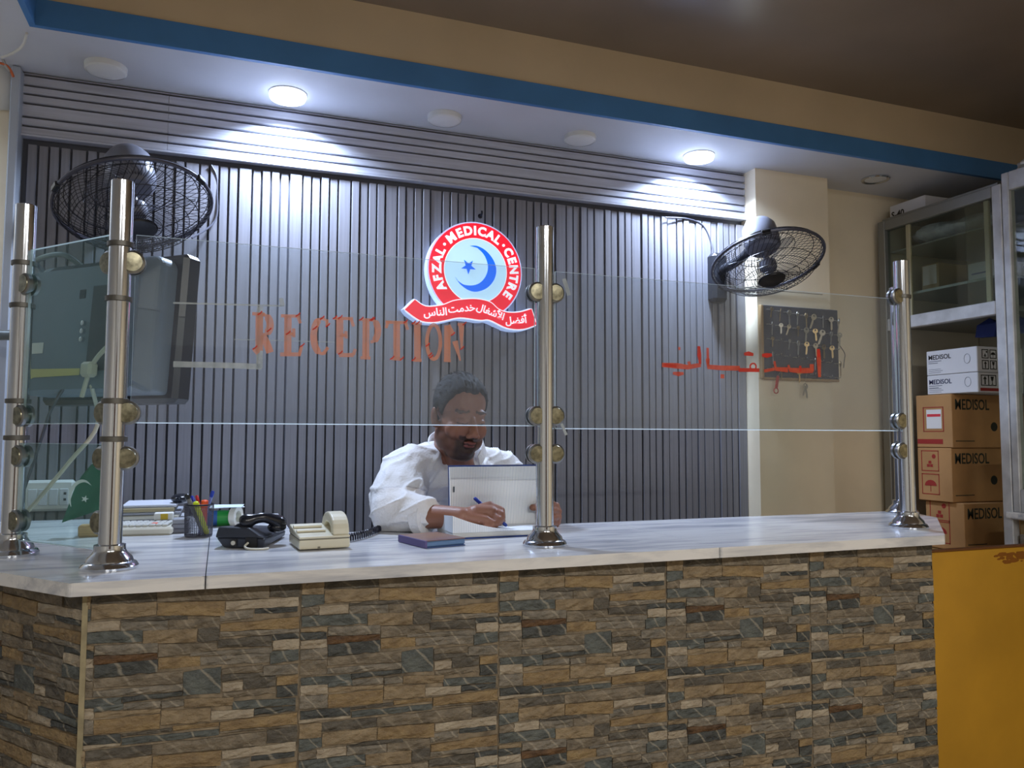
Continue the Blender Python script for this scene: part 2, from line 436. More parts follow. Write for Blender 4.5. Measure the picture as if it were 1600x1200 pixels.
for x, y, on, lab in lamps:
    t = thing('ceiling_lamp', lab, 'lamp', (x, y, ZS-.022), 'round lamps in the soffit')
    flat = x > 2.9
    if flat:
        build('rim', MB().lathe([(.05, 0), (.062, -.004), (.066, .0), (.066, .006)], 28, Matrix.Translation((x, y, ZS-.006)), caps=False), chrome, t)
        build('diffuser', MB().lathe([(.051, -.001), (.051, .004)], 28, Matrix.Translation((x, y, ZS-.004))), lamp_off, t)
    else:
        build('housing', MB().lathe([(.060, 0), (.066, .004), (.067, .022)] if not on else [(.0665, .018), (.069, .019), (.069, .022)], 32, Matrix.Translation((x, y, ZS-.022)), caps=False), white_plastic, t)
        build('diffuser', MB().lathe([(.02, -.006), (.045, -.004), (.060, .001), (.060, .006)] if not on else [(.02, -.008), (.045, -.006), (.062, .0), (.066, .008), (.0665, .019)], 32, Matrix.Translation((x, y, ZS-.022))), lamp_on if on else lamp_off, t)
    if on:
        L = lamp_data('downlight_glow', (x, y, ZS-.034), DOWN_W*(.22 if x < -1 else 1), (.62, .75, 1.0), .11, spread=math.radians(146)); L.parent = None
# tube lamps on the hall ceiling behind the photographer
tube_m = mat('lit tube', (255, 255, 255), .4, emit=(255, 240, 218), estr=4)
for x, y, lab in ((-.5, -1.5, 'long tube lamp on the hall ceiling left of the other'), (1.5, -1.5, 'long tube lamp on the hall ceiling right of the other')):
    t = thing('tube_lamp', lab, 'lamp', (x, y, ZC-.06))
    build('batten', MB().rbox((x-.62, y-.03, ZC-.035), (x+.62, y+.03, ZC), .005), white_plastic, t)
    build('tube', MB().tube([(x-.6, y, ZC-.055), (x+.6, y, ZC-.055)], .014, 10), tube_m, t)
    lamp_data('tube_glow', (x, y, ZC-.075), LOBBY_W, (1, .97, .92), 1.2, (0, 0, 0), .06)

# ------------------------------------------------------------------ counter: stone tiles
ZT = H-.283                       # worktop surface
TW, TH = .446, .299
YF = 1.75
stone_m = {
 't': stone_mat('tan stone', (152, 135, 108), (115, 100, 79)),
 'l': stone_mat('pale stone', (172, 161, 142), (145, 133, 116)),
 'o': stone_mat('ochre stone', (149, 128, 93), (119, 100, 75)),
 'b': stone_mat('brown stone', (133, 122, 105), (96, 88, 76), .2),
 'g': stone_mat('grey stone', (136, 128, 115), (97, 93, 85), .35),
 's': stone_mat('slate stone', (100, 105, 102), (71, 75, 74), .35),
 'd': stone_mat('dark stone', (99, 94, 85), (73, 69, 63), .15),
 'k': stone_mat('blackish stone', (82, 85, 83), (57, 59, 59), .35),
 'r': stone_mat('rust stone', (110, 83, 57), (62, 46, 34)),
}
grout_m = mat('tile joint clay', (120, 108, 90), .8, var=.25, vscale=30, bump=.5, bscale=60)
STONES = "t2,-30,48,-32,48,-3,2,0;d49,-22,166,-24,166,-6,49,-3;b167,-25,381,-34,381,-6,167,-6;d383,-31,444,-35,444,-3,383,-5;s2,-57,49,-54,49,-32,2,-32;t51,-53,166,-51,166,-26,51,-25;o168,-53,295,-63,295,-33,168,-29;l297,-51,442,-54,442,-35,297,-35;k354,-64,440,-65,440,-55,354,-54;g287,-75,351,-70,351,-55,287,-56;b2,-74,38,-75,38,-57,2,-59;l40,-76,101,-76,101,-58,39,-57;d103,-61,225,-65,225,-54,103,-56;g103,-79,188,-82,188,-64,103,-62;b190,-84,285,-87,285,-65,190,-63;o287,-93,444,-100,444,-76,287,-79;s3,-98,142,-102,142,-80,3,-76;t143,-107,243,-111,244,-85,143,-82;d245,-112,285,-112,285,-85,245,-85;g287,-105,444,-110,444,-101,287,-94;t2,-109,56,-112,56,-102,2,-102;k2,-126,56,-127,56,-113,2,-110;g58,-121,170,-126,170,-107,58,-103;b172,-135,281,-131,281,-115,172,-111;d283,-127,388,-132,388,-110,283,-112;k390,-121,444,-121,444,-110,390,-109;l392,-141,444,-143,444,-122,392,-122;g231,-139,389,-146,390,-136,231,-131;l2,-144,57,-145,56,-128,2,-128;r57,-139,170,-139,170,-127,57,-123;k59,-165,171,-164,171,-140,59,-140;o173,-159,250,-161,250,-141,173,-137;g251,-160,386,-165,386,-146,251,-143;s387,-169,444,-166,444,-144,387,-144;g2,-167,57,-169,57,-146,2,-146;b59,-184,219,-190,219,-165,59,-168;s220,-216,290,-218,291,-166,220,-170;b293,-181,372,-182,372,-169,293,-170;g374,-191,444,-194,444,-174,374,-172;d293,-196,399,-194,399,-186,293,-182;l294,-216,333,-216,334,-200,294,-198;d335,-216,399,-215,399,-195,335,-194;o401,-214,444,-214,444,-197,401,-197;b2,-200,57,-203,57,-172,2,-170;g58,-201,219,-205,219,-192,58,-190;s4,-220,109,-223,109,-207,4,-205;k110,-217,219,-215,219,-207,110,-206;b295,-229,399,-230,399,-218,296,-219;k401,-238,444,-239,444,-216,401,-216;l4,-242,60,-242,60,-224,4,-221;s61,-229,111,-230,111,-219,61,-220;g112,-232,179,-234,179,-222,112,-220;g181,-235,222,-235,222,-223,181,-222;t223,-239,316,-245,316,-228,223,-223;s315,-253,440,-258,440,-244,315,-238;t62,-242,179,-244,179,-237,62,-231;t181,-268,272,-272,273,-245,181,-240;l274,-271,356,-273,357,-257,274,-253;k357,-270,439,-271,440,-260,358,-258;g2,-268,60,-271,60,-245,2,-242;o62,-273,179,-275,179,-246,62,-245;o203,-282,289,-283,289,-276,203,-273;o292,-293,444,-298,444,-274,292,-276;k4,-290,109,-293,109,-277,4,-273;d111,-283,201,-283,201,-277,111,-277;s111,-298,290,-301,290,-290,111,-286;b292,-299,444,-303,444,-300,292,-294;l2,-298,109,-299,109,-295,2,-291"
KEYS = 'tlobgsdkr'
def stone_mb(q, seed, umin=0, umax=TW):
    """one hewn stone, front towards -Y; q = bottom-left, bottom-right, top-right, top-left"""
    q = [(min(max(u, umin), umax), v) for u, v in q]
    w = q[1][0]-q[0][0]
    if w < .006: return None
    rnd = random.Random(seed); nx = max(3, min(8, int(w/.022)+2)); ny = 3
    base = .0028+rnd.random()*.003; mb = MB(); vs_ = []; tiltx = (rnd.random()-.5)*.004
    for j in range(ny+1):
        for i in range(nx+1):
            s, t = i/nx, j/ny
            lx = (q[0][0]*(1-s)+q[1][0]*s)*(1-t)+(q[3][0]*(1-s)+q[2][0]*s)*t
            lz = (q[0][1]*(1-s)+q[1][1]*s)*(1-t)+(q[3][1]*(1-s)+q[2][1]*s)*t
            edge = i in (0, nx) or j in (0, ny)
            if edge:
                if 0 < i < nx: lz += (rnd.random()-.5)*.0024
                if 0 < j < ny: lx += (rnd.random()-.5)*.0024
                h = base-.0014+rnd.random()*.001
            else: h = base+(rnd.random()-.4)*.0034
            vs_.append((lx, -(h+tiltx*(s-.5)), lz))
    fs_ = [(j*(nx+1)+i, j*(nx+1)+i+1, (j+1)*(nx+1)+i+1, (j+1)*(nx+1)+i) for j in range(ny) for i in range(nx)]
    ring = list(range(nx+1))+[(j+1)*(nx+1)-1 for j in range(1, ny+1)]+[ny*(nx+1)+i for i in range(nx-1, -1, -1)]+[j*(nx+1) for j in range(ny-1, 0, -1)]
    n0 = len(vs_); vs_ += [(vs_[r][0], .001, vs_[r][2]) for r in ring]; L = len(ring)
    fs_ += [(ring[(k+1) % L], ring[k], n0+k, n0+(k+1) % L) for k in range(L)]
    mb.add(vs_, fs_); return mb
parsed = []
for it in STONES.split(';'):
    n = [int(a)/1000 for a in it[1:].split(',')]
    parsed.append((it[0], [(n[0], n[1]), (n[2], n[3]), (n[4], n[5]), (n[6], n[7])]))
area = [(q[1][0]-q[0][0])*(q[3][1]-q[0][1]) for c, q in parsed]
order = sorted(range(len(parsed)), key=lambda i: -area[i])[:60]
XT0 = -.278; XL = -.238; XE = 1.951
counter = thing('reception_counter', 'reception counter front clad in split stone tiles under the marble top', 'counter', (.85, 2.0, 0))
wl = Vector((-.65, .76, 0)).normalized()                 # direction of the left wing
pL = Vector((XL, YF, 0)); pL2 = pL+wl*.62
build('carcass', MB().slab([(XL+.012, YF+.016), (XE-.008, YF+.016), (2.36, 2.16), (2.36, 2.30), (.18, 2.30), (.18, 2.90), (-.70, 2.90), (pL2.x+.03, pL2.y+.03)], .0, ZT-.026), mat('counter masonry', (120, 105, 85), .8), counter)
shared = {}
rest = MB()
TOP = H-.309
def tile(col, row, M, umin, umax, single):
    z1 = 0; z0 = -TH+.0004
    if row == 3: z0 = -(TOP-3*TH)+.002
    t = build('tile', MB().box((umin+.0002, 0, z0), (umax-.0002, .014, z1-.0002)), grout_m, counter, loc=(0, 0, 0))
    t.matrix_local = Matrix.Translation(-origin_of(counter)) @ M
    for i, (c, q) in enumerate(parsed):
        if row == 3: q = [(u, max(v, z0)) for u, v in q]
        if row == 3 and q[3][1]-q[0][1] < .006: continue
        if single and i in order:
            key = (i, umin, umax)
            if key not in shared:
                mb = stone_mb(q, i, umin, umax); shared[key] = to_mesh('stone', mb, stone_m[c]) if mb else None
            if shared[key] is None: continue
            o = bpy.data.objects.new('stone', shared[key]); C.objects.link(o); o.parent = t
        else:
            mb = stone_mb(q, i, umin, umax)
            if mb: rest.add(mb.v, mb.f, M, KEYS.index(c))
for row in range(4):
    for col in range(5):
        M = Matrix.Translation((XT0+col*TW, YF, TOP-row*TH))
        tile(col, row, M, .040 if col == 0 else 0, TW, row == 0)
    for col in range(2):
        ang = math.atan2(-wl.y, -wl.x)
        M = Matrix.Translation(pL+wl*(.006+TW*(col+1))+Vector((0, 0, TOP-row*TH))) @ Matrix.Rotation(ang, 4, 'Z')
        tile(col, row, M, 0 if col == 0 else .28, TW, False)
st = build('stone_relief', rest, [stone_m[k] for k in KEYS], counter); st['kind'] = 'stuff'
build('corner_joint', MB().box((XL-.006, YF-.006, 0), (XL+.004, YF+.01, TOP)), mat('pale corner grout', (150, 140, 112), .8, var=.1, vscale=40), counter)
build('end_panel', MB().slab([(XE-.004, YF), (XE, YF), (2.37, 2.17), (2.37, 2.18)], 0, TOP), grout_m, counter)

# marble worktop: three slabs
marble = marble_mat()
top = thing('counter_worktop', 'white grey-veined marble worktop lying on the reception counter', 'worktop', (.85, 2.0, ZT-.026))
def marble_slab(poly):
    o = build('slab', MB().slab(poly, ZT-.026, ZT), marble, top)
    b = o.modifiers.new('edge', 'BEVEL'); b.width = .007; b.segments = 3; b.limit_method = 'ANGLE'
    return o
pA = Vector((-.262, 1.71, 0)); pG = pA+wl*.72
marble_slab([(pA.x, pA.y), (-.0225, 1.71), (-.0225, 2.97), (pG.x, 2.97), (pG.x, pG.y)])
marble_slab([(-.0205, 1.71), (1.198, 1.712), (1.198, 2.335), (.2, 2.335), (.2, 2.97), (-.0205, 2.97)])
marble_slab([(1.1995, 1.712), (1.962, 1.712), (2.36, 2.09), (2.46, 2.33), (1.1995, 2.335)])

# ------------------------------------------------------------------ steel posts and glass screens
pLF, pLB, pM, pR, pRB = [Vector((a, b, ZT)) for a, b in ((-.214, 1.872), (-.452, 2.15), (.79, 1.892), (2.01, 1.885), (2.352, 2.232))]
def post(p, ytop, xtop, label, clamps, collars):
    t = thing('glass_post', label, 'post', p, 'steel posts carrying the glass screen')
    zt = atY(xtop, ytop, p.y).z; R = .0232; T = Matrix.Translation(p)
    build('pipe', MB().lathe([(R, .04), (R, zt-ZT-.002), (R-.002, zt-ZT)], 28, T), chrome, t)
    build('base_flange', MB().lathe([(.056, 0), (.057, .006), (.053, .013), (.047, .016), (.044, .024), (.034, .034), (.031, .04), (.031, .05), (.024, .052)], 36, T), chrome, t)
    for ypx, d in clamps:
        z = atY(xtop, ypx, p.y).z; d = Vector(d).normalized()
        c = Vector((p.x, p.y, z))+d*(R+.002); n = Vector((-d.y, d.x, 0))
        if n.y > 0: n = -n
        M = axis_frame(c, n)
        o = build('clamp', MB().lathe([(.021, -.016), (.0255, -.013), (.0255, -.005), (.020, -.005), (.020, .005), (.0255, .005), (.0255, .013), (.021, .016)], 28, M), steel_dark, t)
        build('clamp_cap', MB().lathe([(.0215, .0161), (.0205, .0178), (.006, .0182)], 28, M), cap_m, o)
    for ypx in collars:
        z = atY(xtop, ypx, p.y).z
        build('collar', MB().lathe([(R+.0008, z-.006), (R+.004, z-.005), (R+.004, z+.005), (R+.0008, z+.006)], 28, Matrix.Translation((p.x, p.y, 0))), collar_m, t)
    return t
ex, dl = (1, 0, 0), (pLB-pLF)
dr = pRB-pR
post(pLB, 320, 33, 'steel post standing furthest left, at the rear of the left wing', [(446, -dl), (650, -dl), (712, -dl), (812, -dl)], [412, 478, 627, 684])
post(pLF, 283, 190, 'tallest-looking steel post at the left corner of the counter, in front of the fan', [(410, ex), (645, ex), (716, ex), (410, dl), (645, dl), (716, dl), (816, dl)], [383, 468, 627, 686])
post(pM, 355, 853, 'steel post in the middle of the counter, in front of the open ledger', [(458, ex), (650, ex), (709, ex), (458, (-1,0,0)), (650, (-1,0,0)), (709, (-1,0,0))], [])
post(pR, 410, 1428, 'steel post at the right front corner of the counter', [(466, (-1,0,0)), (658, (-1,0,0)), (704, (-1,0,0))], [466])
post(pRB, 450, 1411, 'shorter-looking steel post just behind the right corner post', [(500, -dr), (655, -dr), (700, -dr)], [])

clear = glass('clear screen glass', (248, 251, 251), .062, (172, 184, 208))
green = glass('greenish screen glass', (236, 247, 244), .09, (116, 158, 166), .03)
edge_g = bpy.data.materials.new('bright glass edge'); edge_g.use_nodes = True; _nt = edge_g.node_tree; _nt.nodes.clear()
_tl = _nt.nodes.new('ShaderNodeBsdfTranslucent'); _tl.inputs[0].default_value = (.82, .9, .9, 1); _df = _nt.nodes.new('ShaderNodeBsdfDiffuse'); _df.inputs[0].default_value = (.75, .85, .85, 1)
_mx = _nt.nodes.new('ShaderNodeMixShader'); _mx.inputs[0].default_value = .3; _o = _nt.nodes.new('ShaderNodeOutputMaterial')
_nt.links.new(_tl.outputs[0], _mx.inputs[1]); _nt.links.new(_df.outputs[0], _mx.inputs[2]); _nt.links.new(_mx.outputs[0], _o.inputs[0])
def pane(a, b, z0, z1, m, label, th=.006):
    a, b = Vector(a), Vector(b); d = (b-a); L = d.length; M = frame((a.x, a.y, 0), d, z=(0, 0, 1))
    mb = MB(); y = th/2
    c = .0022; pr = [(-y, z0+c), (-y, z1-c*.4), (-y+c*.4, z1), (y, z1), (y, z0+c), (y-c, z0), (-y+c, z0)]; n = len(pr)      # ground arris along the edges
    v = [(0, p, q) for p, q in pr]+[(L, p, q) for p, q in pr]
    for i in range(n): mb.add(v, [(i, i+n, (i+1) % n+n, (i+1) % n)], M, 0 if i in (0, 3) else 1)
    mb.add(v, [list(range(n)), list(range(n, 2*n))[::-1]], M, 1)
    o = build('glass_screen', mb, [m, edge_g]); tag(o, label, 'glass'); return o
g = .029
zt1 = atY(500, 391, 1.885).z; zb1 = atY(500, 663.5, 1.885).z
gl1 = pane((pLF.x+g, 1.884, 0), (pM.x-g, 1.892, 0), zb1, zt1, clear, 'large clear glass screen painted with faded orange English lettering')
zt2 = atY(1140, 446, 1.888).z; zb2 = atY(1140, 672, 1.888).z
gl2 = pane((pM.x+g, 1.892, 0), (pR.x-g, 1.888, 0), zb2, zt2, clear, 'large clear glass screen painted with red Arabic lettering')
wl2 = dl.normalized()
zt3 = atY(170, 362, pLF.y).z; zb3 = atY(160, 662, pLF.y).z
pane(pLF+wl2*g, pLB-wl2*g, zb3, zt3, green, 'upper greenish glass screen on the left wing, in front of the television')
zt4 = atY(160, 694, pLF.y).z; zb4 = ZT+.035
pane(pLF+wl2*g, pLB-wl2*g, zb4, zt4, green, 'lower greenish glass screen on the left wing, in front of the small flag')
wr = dr.normalized()
pane(pR+wr*g, pRB-wr*g, zb2, zt2-.01, green, 'narrow glass screen on the right wing between two posts')

# lettering painted on the glass: strokes lie on the front face
def stroke(mb, pts, w, y, mi=0):
    P = [Vector((p[0], p[1])) for p in pts]; L = []; Rr = []
    for i, p in enumerate(P):
        t = (P[min(i+1, len(P)-1)]-P[max(i-1, 0)]); t.normalize(); n = Vector((-t.y, t.x))
        ww = w[i] if isinstance(w, (list, tuple)) else w
        L.append(p+n*ww/2); Rr.append(p-n*ww/2)
    vs_ = [(p.x, y, p.y) for p in L]+[(p.x, y, p.y) for p in Rr]+[(p.x, y+.0004, p.y) for p in L]+[(p.x, y+.0004, p.y) for p in Rr]
    n = len(P)
    fs_ = []
    for i in range(n-1):
        fs_.append((i, i+1, n+i+1, n+i)); fs_.append((3*n+i, 3*n+i+1, 2*n+i+1, 2*n+i))
        fs_.append((2*n+i, 2*n+i+1, i+1, i)); fs_.append((n+i, n+i+1, 3*n+i+1, 3*n+i))
    mb.add(vs_, fs_, None, mi)
def paint(name, rgb, alpha, rgb2):
    m = mat(name, rgb, .6, rgb2=rgb2, vscale=60)
    nt = m.node_tree; b = nt.nodes['Principled BSDF']; b.inputs['Alpha'].default_value = alpha
    return m
faded = paint('faded orange paint', (236, 160, 128), .5, (214, 158, 140))
redp = paint('fresh red paint', (226, 44, 26), .8, (196, 60, 40))
orangep = paint('orange red paint', (232, 104, 70), .62, (204, 70, 44))
tape_m = paint('old tape trace', (205, 214, 216), .42, (180, 190, 194))
YG = 1.8835
def gp(cx, cy, ox=360, oy=440, s=3.81, y=YG):
    p = atY(ox+cx/s, oy+cy/s, y); return (p.x, p.z)
def arc(cx, cy, rx, ry, a0, a1, n=14): return [(cx+rx*math.cos(math.radians(a0+(a1-a0)*i/n)), cy-ry*math.sin(math.radians(a0+(a1-a0)*i/n))) for i in range(n+1)]
W1 = .0165; W2 = .0075
letters = {
 'R1': [([(172,195),(170,412)],W1),([(130,192),(205,196)],W2),([(142,400),(166,428)],W1*.7)]+[(arc(190,258,46,60,88,-88),[W2]*3+[W1]*9+[W2]*3),([(190,322),(212,360),(236,424)],W1)],
 'E2': [([(342,206),(340,432)],W1),([(300,205),(415,208)],W2),([(398,204),(416,250)],W2),([(295,434),(418,434)],W2*1.2),([(340,312),(378,312)],W2),([(376,280),(376,332)],W2),([(424,385),(410,434)],W2)],
 'C3': [(arc(546,326,52,104,70,290,18),[W2]*4+[W1*.95]*11+[W2]*4),([(572,226),(576,266)],W2),([(556,426),(580,392)],W2)],
 'E4': [([(650,218),(650,430)],W1),([(618,220),(728,222)],W2),([(716,222),(732,268)],W2),([(645,438),(732,438)],W2*1.3),([(650,322),(690,320)],W2),([(686,296),(688,340)],W2),([(742,402),(730,438)],W2)],
 'P5': [([(806,232),(804,450)],W1),([(775,228),(845,230)],W2),([(772,454),(832,456)],W2)]+[(arc(835,294,42,66,88,-95),[W2]*3+[W1*.95]*9+[W2]*3)],
 'T6': [([(988,238),(988,458)],W1),([(922,242),(1052,246)],W2),([(940,236),(924,278)],W2),([(1038,244),(1054,288)],W2),([(958,460),(1016,464)],W2)],
 'I7': [([(1110,252),(1112,466)],W1),([(1086,250),(1138,252)],W2),([(1086,468),(1136,470)],W2)],
 'O8': [(arc(1208,360,40,102,0,360,28),[W1*.55]*29)],
 'N9': [([(1290,262),(1288,468)],W1),([(1268,470),(1310,472)],W2),([(1290,262),(1320,318)],W1*.9),([(1334,355),(1366,472)],[W1*.9,W2*.5]),([(1372,258),(1374,402)],[W1*.9,W2*.6]),([(1350,256),(1388,256)],W2)]}
for k_, strokes in letters.items():
    mb = MB()
    for i, (pts, w) in enumerate(strokes): stroke(mb, [gp(a, b) for a, b in pts], w, YG-.004-.00005*i)
    for _ in range(3):
        a, b = random.choice(random.choice(strokes)[0]); q = gp(a, b)
        stroke(mb, [(q[0]-.004, q[1]-.002), (q[0]+.002, q[1]+.002), (q[0]+.006, q[1]+.007)], .003, YG-.0046, 1)
    build('letter', mb, [faded, redp], gl1)
mb = MB()
for pts, w in ([[(-340,128),(0,138),(310,146)],.004],[[(-340,492),(0,500),(185,508)],.013],[[(176,150),(172,515)],.014],[[(20,345),(300,352),(620,362)],.002],[[(300,100),(312,148)],.010]):
    stroke(mb, [gp(a, b) for a, b in pts], w, YG-.0036)
o = build('tape_trace', mb, tape_m, gl1); o['kind'] = 'stuff'
A6 = lambda a, b: gp(a, b, 1000, 480, 4.706, YG+.006)
ar = [('letter', [([(155,425),(265,432),(345,442),(440,425)],[.012,.016,.013,.012],0),([(350,400),(362,438)],.009,0),([(425,288),(428,350),(436,420)],[.009,.013,.007],1),([(170,425),(262,434)],.009,1)]),
      ('letter', [([(490,300),(494,440)],.008,0),([(490,380),(496,440),(600,448),(720,450)],.014,0)]),
      ('letter', [([(718,432),(720,466)],.008,0),([(718,462),(870,464)],.011,1),(arc(824,438,22,24,0,360,14),.005,1)]),
      ('letter', [([(905,470),(980,456)],.009,0),([(980,398),(990,455),(1080,462)],[.008,.012,.015],0),([(1082,426),(1094,462),(1170,468),(1262,466)],[.007,.013,.016,.015],0),([(1170,432),(1172,476)],.008,1),([(1254,420),(1256,474)],.015,0)]),
      ('letter', [([(1302,310),(1308,400),(1312,515)],[.012,.016,.010],0),([(1304,308),(1308,370)],[.010,.013],1)]),
      ('dot', [([(235,486),(275,492),(315,488)],[.007,.013,.007],0)]), ('dot', [([(585,508),(612,510)],.012,0)]),
      ('dot', [([(758,346),(790,342),(826,350)],[.008,.013,.008],1)]), ('dot', [([(890,354),(925,356),(962,352)],[.008,.014,.008],1)]), ('dot', [([(275,305),(290,305)],.008,0)])]
for nm, ss in ar:
    mb = MB()
    for i, (pts, w, mi) in enumerate(ss): stroke(mb, [A6(a, b) for a, b in pts], w, YG+.001-.00006*i, mi)
    build(nm, mb, [orangep, redp], gl2)
mb = MB()
for pts, w in ([[(880,436),(888,462)],.012],[[(884,680),(876,662)],.008]):
    stroke(mb, [(lambda p: (p.x, p.z))(atY(a, b, YG+.006)) for a, b in pts], w, YG+.0012)
o = build('tape_trace', mb, tape_m, gl2); o['kind'] = 'stuff'
# ------------------------------------------------------------------ illuminated sign
red_e = mat('lit red acrylic', (225, 20, 45), .35, emit=(235, 18, 48), estr=.85)
white_e = mat('lit white acrylic', (240, 240, 245), .35, emit=(235, 238, 250), estr=.85)
pale_e = mat('lit pale blue acrylic', (190, 225, 245), .35, emit=(176, 216, 246), estr=.85)
blue_e = mat('lit blue acrylic', (10, 100, 230), .35, emit=(4, 104, 240), estr=.85)
side_e = mat('glowing sign rim', (210, 225, 255), .4, emit=(176, 200, 255), estr=.65)
SY = 3.03; sc_ = atY(743.5, 423, SY); SX, SZ = sc_.x, sc_.z
sign = thing('illuminated_sign', 'round red and white lit sign with blue crescent and ribbon on grey panelling', 'sign', (SX, YW, SZ-.25))
def sp(cx, cy):
    p = atY(600+cx/5.217, 330+cy/5.217, SY); return (p.x, p.z)
def smooth2(pts, n=5): return [(p.x, p.y) for p in smooth_path([(a, b, 0) for a, b in pts], n)]
def circ(r, n=56, a0=0, a1=360): return [(SX+r*math.cos(math.radians(a0+(a1-a0)*i/n)), SZ+r*math.sin(math.radians(a0+(a1-a0)*i/n))) for i in range(n+(0 if a1-a0 == 360 else 1))]
rib_top = smooth2([sp(250,722), sp(340,778), sp(470,768), sp(560,735), sp(640,722), sp(750,718), sp(860,742), sp(930,800), sp(1000,826), sp(1100,826), sp(1200,798)])
rib_bot = smooth2([sp(1240,925), sp(1130,960), sp(1000,950), sp(860,886), sp(780,886), sp(620,866), sp(500,888), sp(400,904), sp(290,888), sp(168,802)])
def grow(poly, d):
    n = len(poly); cx = sum(p[0] for p in poly)/n; cz = sum(p[1] for p in poly)/n; out = []
    A = sum(poly[i][0]*poly[(i+1) % n][1]-poly[(i+1) % n][0]*poly[i][1] for i in range(n)); s = 1 if A > 0 else -1
    for i in range(n):
        a = Vector(poly[i-1]); b = Vector(poly[(i+1) % n]); t = (b-a).normalized(); out.append((poly[i][0]+t.y*d*s, poly[i][1]-t.x*d*s))
    return out
ribbon = rib_top+rib_bot
R1, R2 = .197, .132
build('light_box', MB().prism(circ(R1+.006), SY+.004, YW-.008), side_e, sign)
build('ribbon_box', MB().prism(grow(ribbon, .006), SY+.003, YW-.008), side_e, sign)
ring = MB(); n = 56; a_, b_ = circ(R1), circ(R2+.003)
ring.add([(x, SY, z) for x, z in a_]+[(x, SY, z) for x, z in b_]+[(x, SY+.004, z) for x, z in a_]+[(x, SY+.004, z) for x, z in b_],
  [(i, (i+1) % n, n+(i+1) % n, n+i) for i in range(n)]+[(2*n+(i+1) % n, 2*n+i, i, (i+1) % n) for i in range(n)])
build('red_ring', ring, red_e, sign)
build('white_border', MB().prism(circ(R2+.004), SY+.001, SY+.004), white_e, sign)
build('pale_disc', MB().prism(circ(R2), SY-.001, SY+.002), pale_e, sign)
build('ribbon_border', MB().prism(grow(ribbon, .004), SY-.002, SY+.003), white_e, sign)
build('red_ribbon', MB().prism(ribbon, SY-.004, SY+.002), red_e, sign)
# crescent opening to the upper left, and a star
co = [sp(700,283), sp(760,286), sp(830,325), sp(890,400), sp(913,480), sp(895,560), sp(840,625), sp(760,656), sp(690,645), sp(620,595), sp(582,540)]
ci = [sp(600,568), sp(650,600), sp(720,606), sp(780,585), sp(825,535), sp(846,470), sp(838,410), sp(810,350), sp(760,300)]
build('crescent', MB().prism(smooth2(co)+smooth2(ci), SY-.004, SY), blue_e, sign)
c0 = sp(687, 452); star = []
for i in range(10):
    r = .032 if i % 2 == 0 else .0125; a = math.radians(-90+36*i); star.append((c0[0]+r*math.cos(a), c0[1]+r*math.sin(a)))
build('star', MB().prism(star, SY-.004, SY), blue_e, sign)
txt = 'AFZAL\u00b7MEDICAL\u00b7CENTRE'; wd = {'M': 1.25, 'I': .5, '\u00b7': .75, 'L': .86, 'E': .9, 'F': .88, 'T': .93}
tot = sum(wd.get(c, 1.0) for c in txt); a0, a1 = -124, 130; acc = 0; rm = (R1+R2)/2+.001
for ch in txt:
    w = wd.get(ch, 1.0); a = math.radians(a0+(a1-a0)*(acc+w/2)/tot); acc += w
    M = Matrix.Translation((SX+rm*math.sin(a), SY-.003, SZ+rm*math.cos(a))) @ Matrix.Rotation(a, 4, 'Y')
    if ch == '\u00b7': mb = MB().prism([(.006*math.cos(t*PI/5), .006*math.sin(t*PI/5)) for t in range(10)], 0, .003)
    else:
        mb = text_mb(ch, .050, .0012, .0022)
        xs = [v[0] for v in mb.v]; zs_ = [v[2] for v in mb.v]; ox, oz = (min(xs)+max(xs))/2, (min(zs_)+max(zs_))/2
        mb.v = [(v[0]-ox, v[1], v[2]-oz) for v in mb.v]
    build('letter', moved(mb, M), white_e, sign)
for body, cx, cy, ang, sz in (('\ufede\ufec0\ufed3\ufe83', 1075, 888, 10, .040), ('\ufedd\ufe8e\ufed0\ufeb7\ufef7\ufe8d', 865, 822, -14, .040), ('\ufe96\ufee3\ufeaa\ufea7', 630, 798, 12, .042), ('\ufeb1\ufe8e\ufee8\ufedf\ufe8d', 415, 832, 10, .042)):
    mb = text_mb(body, sz, .0012, .0007); p = sp(cx, cy)
    xs = [v[0] for v in mb.v]; zs_ = [v[2] for v in mb.v]
    if not xs: continue
    ox, oz = (min(xs)+max(xs))/2, (min(zs_)+max(zs_))/2
    mb.v = [(v[0]-ox, v[1], v[2]-oz) for v in mb.v]
    o = build('ribbon_word', moved(mb, Matrix.Translation((p[0], SY-.006, p[1])) @ Matrix.Rotation(math.radians(-ang+4), 4, 'Y')), white_e, sign)
    o['kind'] = 'stuff'
h_ = atY(750, 338, YW-.012)
hk = MB().tube([h_+Vector((0, .01, 0)), h_+Vector((0, -.02, 0)), h_+Vector((0, -.026, .006)), h_+Vector((0, -.026, .016))], .004, 8)
hk.ell((h_.x, h_.y, h_.z), (.011, .004, .011), nu=12, nv=8)
tag(build('wall_hook', hk, black_metal), 'small dark hook screwed into the panelling above the round sign', 'hook')

